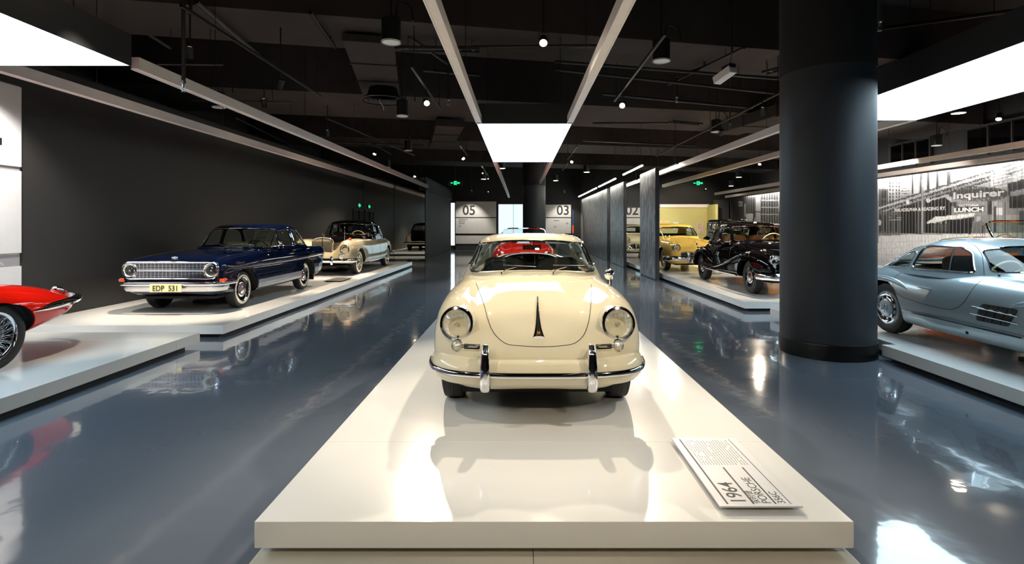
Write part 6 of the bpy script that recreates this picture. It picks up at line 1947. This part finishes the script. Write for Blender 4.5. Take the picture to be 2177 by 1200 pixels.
def make_vintage():
    loc = (10.2, 24.0, TOP)
    car = empty('vintage_car', loc)
    tag(car, 'dark green tall vintage car with flat roof behind the black saloon', 'car')
    S = [(-.35, [(0, 1.10), (.15, 1.08), (.24, 1.0), (.26, .8), (.26, .62), (.24, .55), (0, .54)]), (.4, [(0, 1.16), (.22, 1.14), (.34, 1.05), (.38, .8), (.38, .6), (.36, .5), (0, .48)]),
         (1.0, [(0, 1.18), (.34, 1.17), (.55, 1.12), (.62, .9), (.63, .65), (.62, .48), (0, .46)]), (2.4, [(0, 1.18), (.4, 1.17), (.62, 1.12), (.69, .9), (.69, .65), (.67, .46), (0, .44)]),
         (3.3, [(0, 1.16), (.4, 1.15), (.60, 1.10), (.66, .9), (.66, .65), (.64, .48), (0, .46)]), (3.5, [(0, 1.0), (.3, .99), (.45, .96), (.5, .85), (.5, .7), (.48, .6), (0, .58)])]
    body(car, S, 'green_paint', [], [tub(.55, 1.15, 3.1, .6, 1.4)])
    interior(car, .55, 1.15, 3.1, .6, 1.12, 'leather_brown')
    levels = [(1.08, 1.02, 3.46, .68), (1.15, 1.05, 3.45, .675), (1.5, 1.12, 3.42, .655), (1.62, 1.10, 3.40, .64), (1.68, 1.2, 3.3, .58), (1.705, 1.5, 3.0, .42), (1.712, 1.8, 2.7, .2)]
    win = lambda a, b: rounded([(a, 1.17), (a + .02, 1.55), (b - .02, 1.55), (b, 1.17)], .03)
    cabin(car, levels, 'green_paint', [('door_window', win(1.32, 1.9)), ('rear_door_window', win(2.0, 2.58)), ('quarter_window', win(2.68, 3.2))], rounded([(-.56, 1.19), (.56, 1.19), (.54, 1.55), (-.54, 1.55)], .03), rounded([(-.3, 1.25), (.3, 1.25), (.3, 1.48), (-.3, 1.48)], .05), n=7, mm=7, trim_r=.008)
    fender(car, [(-.55, .52, .80, .55, .62), (-.3, .52, .82, .6, .80), (0, .52, .84, .6, .86), (.35, .52, .84, .5, .74), (.8, .52, .84, .40, .50), (1.0, .52, .84, .38, .44)], 'black_paint', 'front_fender', [(0, .38, .41, .45, 1)])
    fender(car, [(2.45, .55, .84, .38, .44), (2.7, .55, .84, .5, .72), (3.0, .55, .84, .6, .86), (3.35, .55, .82, .6, .76), (3.6, .55, .8, .5, .56)], 'black_paint', 'rear_fender', [(3.0, .38, .41, .45, 1)])
    for s in (-1, 1):
        MB().box(s * .60, s * .84, 1.0, 2.45, .38, .42).build('running_board', 'black_trim', car, None)
        headlamp(car, s * .42, -.42, .86, .13, ring=.02)
        MB().lathe([(.001, -.2), (.08, -.15), (.13, -.02), (.132, 0)], c=(s * .42, -.42, .86), axis=(0, -1, 0), seg=28, caps=False).build('lamp_shell', 'chrome', car)
    MB().prism(rounded([(-.26, .55), (.26, .55), (.28, 1.0), (.15, 1.1), (-.15, 1.1), (-.28, 1.0)], .05), 'y', -.42, -.35).build('radiator', 'chrome', car, bevel=.01)
    wheels(car, 3.0, 1.36, 1.36, .38, .14, kind='cap_painted', rim_paint='green_paint', rimr=.62)
    MB().box(-.5, .5, -.4, 3.3, .36, .46).build('chassis', 'under', car, None)
make_vintage()

def make_open_car(loc, col, label, topcol='olive_canvas', tall=0.0, seatm='leather_tan', frame='chrome', red=False, hood_stack=True):
    car = empty('convertible_car', loc)
    tag(car, label, 'car')
    t = tall
    S = [(-.85, [(0, .54), (.2, .54), (.36, .53), (.46, .51), (.54, .48), (.55, .44), (.52, .38), (.4, .33), (0, .32)]),
         (-.76, [(0, .66), (.24, .66), (.44, .66), (.57, .67), (.68, .60), (.71, .50), (.67, .36), (.54, .26), (0, .25)]),
         (-.45, [(0, .77 + t * .5), (.26, .765 + t * .5), (.45, .76 + t * .4), (.60, .81 + t * .3), (.75, .73), (.80, .55), (.77, .35), (.66, .22), (0, .21)]),
         (.1, [(0, .86 + t), (.28, .85 + t), (.48, .83 + t), (.64, .85 + t * .7), (.79, .76), (.85, .57), (.83, .35), (.74, .20), (0, .19)]),
         (.8, [(0, .93 + t), (.3, .92 + t), (.5, .90 + t), (.67, .88 + t), (.80, .77 + t * .4), (.865, .58), (.85, .35), (.76, .20), (0, .19)]),
         (1.6, [(0, .90 + t), (.3, .90 + t), (.5, .89 + t), (.68, .87 + t), (.80, .76 + t * .4), (.865, .58), (.85, .35), (.76, .20), (0, .19)]),
         (2.4, [(0, .90 + t), (.3, .89 + t), (.5, .875 + t), (.67, .85 + t * .8), (.80, .76 + t * .3), (.86, .58), (.84, .36), (.74, .22), (0, .20)]),
         (2.95, [(0, .82 + t * .8), (.26, .81 + t * .8), (.44, .79 + t * .7), (.58, .76 + t * .5), (.70, .67), (.75, .55), (.72, .40), (.60, .29), (0, .26)]),
         (3.35, [(0, .60 + t * .3), (.2, .60 + t * .3), (.34, .59 + t * .3), (.45, .57 + t * .2), (.53, .53), (.55, .48), (.52, .42), (.42, .37), (0, .35)])]
    b, bv = body(car, S, col, [(0, .32, .365, .52, 1.1), (2.4, .32, .36, .52, 1.1)], [tub(.58, 1.0, 2.05, .40, 1.5)])
    interior(car, .58, 1.0, 2.05, .40, .86 + t, seatm)
    zb = .92 + t
    H = .40
    arc = [(-.64, .98, zb), (-.60, 1.22, zb + H * .86), (-.5, 1.26, zb + H * .97), (0, 1.20, zb + H), (.5, 1.26, zb + H * .97), (.60, 1.22, zb + H * .86), (.64, .98, zb)]
    base = [(-.64, .98, zb), (-.4, .82, zb + .01), (0, .76, zb + .02), (.4, .82, zb + .01), (.64, .98, zb)]
    A, B = cr(arc, 6), cr(base, 9)
    w = empty('windscreen', parent=car)
    MB().tube(A, .018, 8).tube(B, .014, 8).build('frame', frame, w)
    n = 24
    AA = [A[int(round(i * (len(A) - 1) / n))] for i in range(n + 1)]; BB = [B[int(round(i * (len(B) - 1) / n))] for i in range(n + 1)]
    MB().grid([AA, BB]).build('pane', 'tint_glass', w, 60)
    for s in (-1, 1):
        e = empty('vent_window', parent=car)
        MB().tube([(s * .63, 1.0, zb), (s * .63, 1.30, zb), (s * .60, 1.30, zb + H * .80), (s * .60, 1.20, zb + H * .85)], .007, 6).build('frame', 'chrome', e)
        MB().add([(s * .63, 1.0, zb), (s * .63, 1.30, zb), (s * .60, 1.30, zb + H * .80), (s * .60, 1.20, zb + H * .85)], [(0, 1, 2, 3)]).build('pane', 'glass', e, None)
        headlamp(car, s * .58, -.70, .64 + t * .4, .105, d=(0, -1, .1), ring=.018)
        seat(car, s * .29, 1.62, .44, .50, seatm, .56 + t * .5)
        tl = empty('tail_lamp', (s * .58, 3.02, .70 + t * .4), parent=car)
        MB().lathe([(.001, .05), (.03, .03), (.034, -.02), (.02, -.05)], axis=(0, 1, .3), seg=18, caps=False).build('lens', 'red_lens', tl)
        MB().lathe([(.038, 0), (.04, -.03), (.03, -.06)], axis=(0, 1, .3), seg=18, caps=False).build('bezel', 'chrome', tl)
        ax, fx = ('-x', 3) if s > 0 else ('+x', -3)
        line_on(car, bv, [(1.0, .86 + t), (1.0, .30)], ax, fx, .003, 'door_gap', 'gap')
        line_on(car, bv, [(1.95, .86 + t), (1.95, .30)], ax, fx, .003, 'door_gap', 'gap')
    steering(car, -.3, 1.26, .90 + t, .2, 1.1, 'leather_white')
    if hood_stack:
        rows = []
        for y, ww, hh in ((2.0, .55, .02), (2.05, .60, .09), (2.2, .62, .13), (2.38, .60, .11), (2.48, .55, .03)):
            rows.append([(ww * math.cos(a), y + .10 * abs(math.cos(a)) * 0, .885 + t + hh * math.sin(a) ** .7) for a in np.linspace(0, PI, 21)])
        MB().grid(rows).build('folded_top', topcol, car, 60)
    g = empty('grille', (0, -.84, .50), parent=car)
    o = rounded([(-.34, .09), (.34, .09), (.28, -.09), (-.28, -.09)], .05)
    MB().prism(o, 'y', -.004, .05).build('backing', 'black_trim', g, None)
    MB().tube([(x, -.008, z) for x, z in dense(o, True, .05)], .012, 8, True).build('frame', 'chrome', g)
    MB().tube([(-.32, -.012, 0), (.32, -.012, 0)], .012, 6).build('slat', 'chrome', g)
    path = [(0, -.94, .40), (.45, -.92, .40), (.68, -.84, .40), (.77, -.68, .40)]
    bumper(car, path, [(-.02, .045), (.01, .045), (.028, .02), (.028, -.02), (.01, -.045), (-.02, -.045)], 'chrome')
    wheels(car, 2.4, 1.40, 1.40, .32, .16, kind='cap_painted', rim_paint=col, rimr=.62)
    MB().box(-.55, .55, -.5, 2.9, .18, .24).build('underbody', 'under', car, None)
make_open_car((.10, 14.0, TOP), 'red_paint', 'red open car on the middle platform behind the ivory coupe', hood_stack=False, seatm='leather_black')
make_open_car((9.35, 8.75, TOP), 'orange_paint', 'orange open car with folded olive top behind the silver coupe', tall=.16)
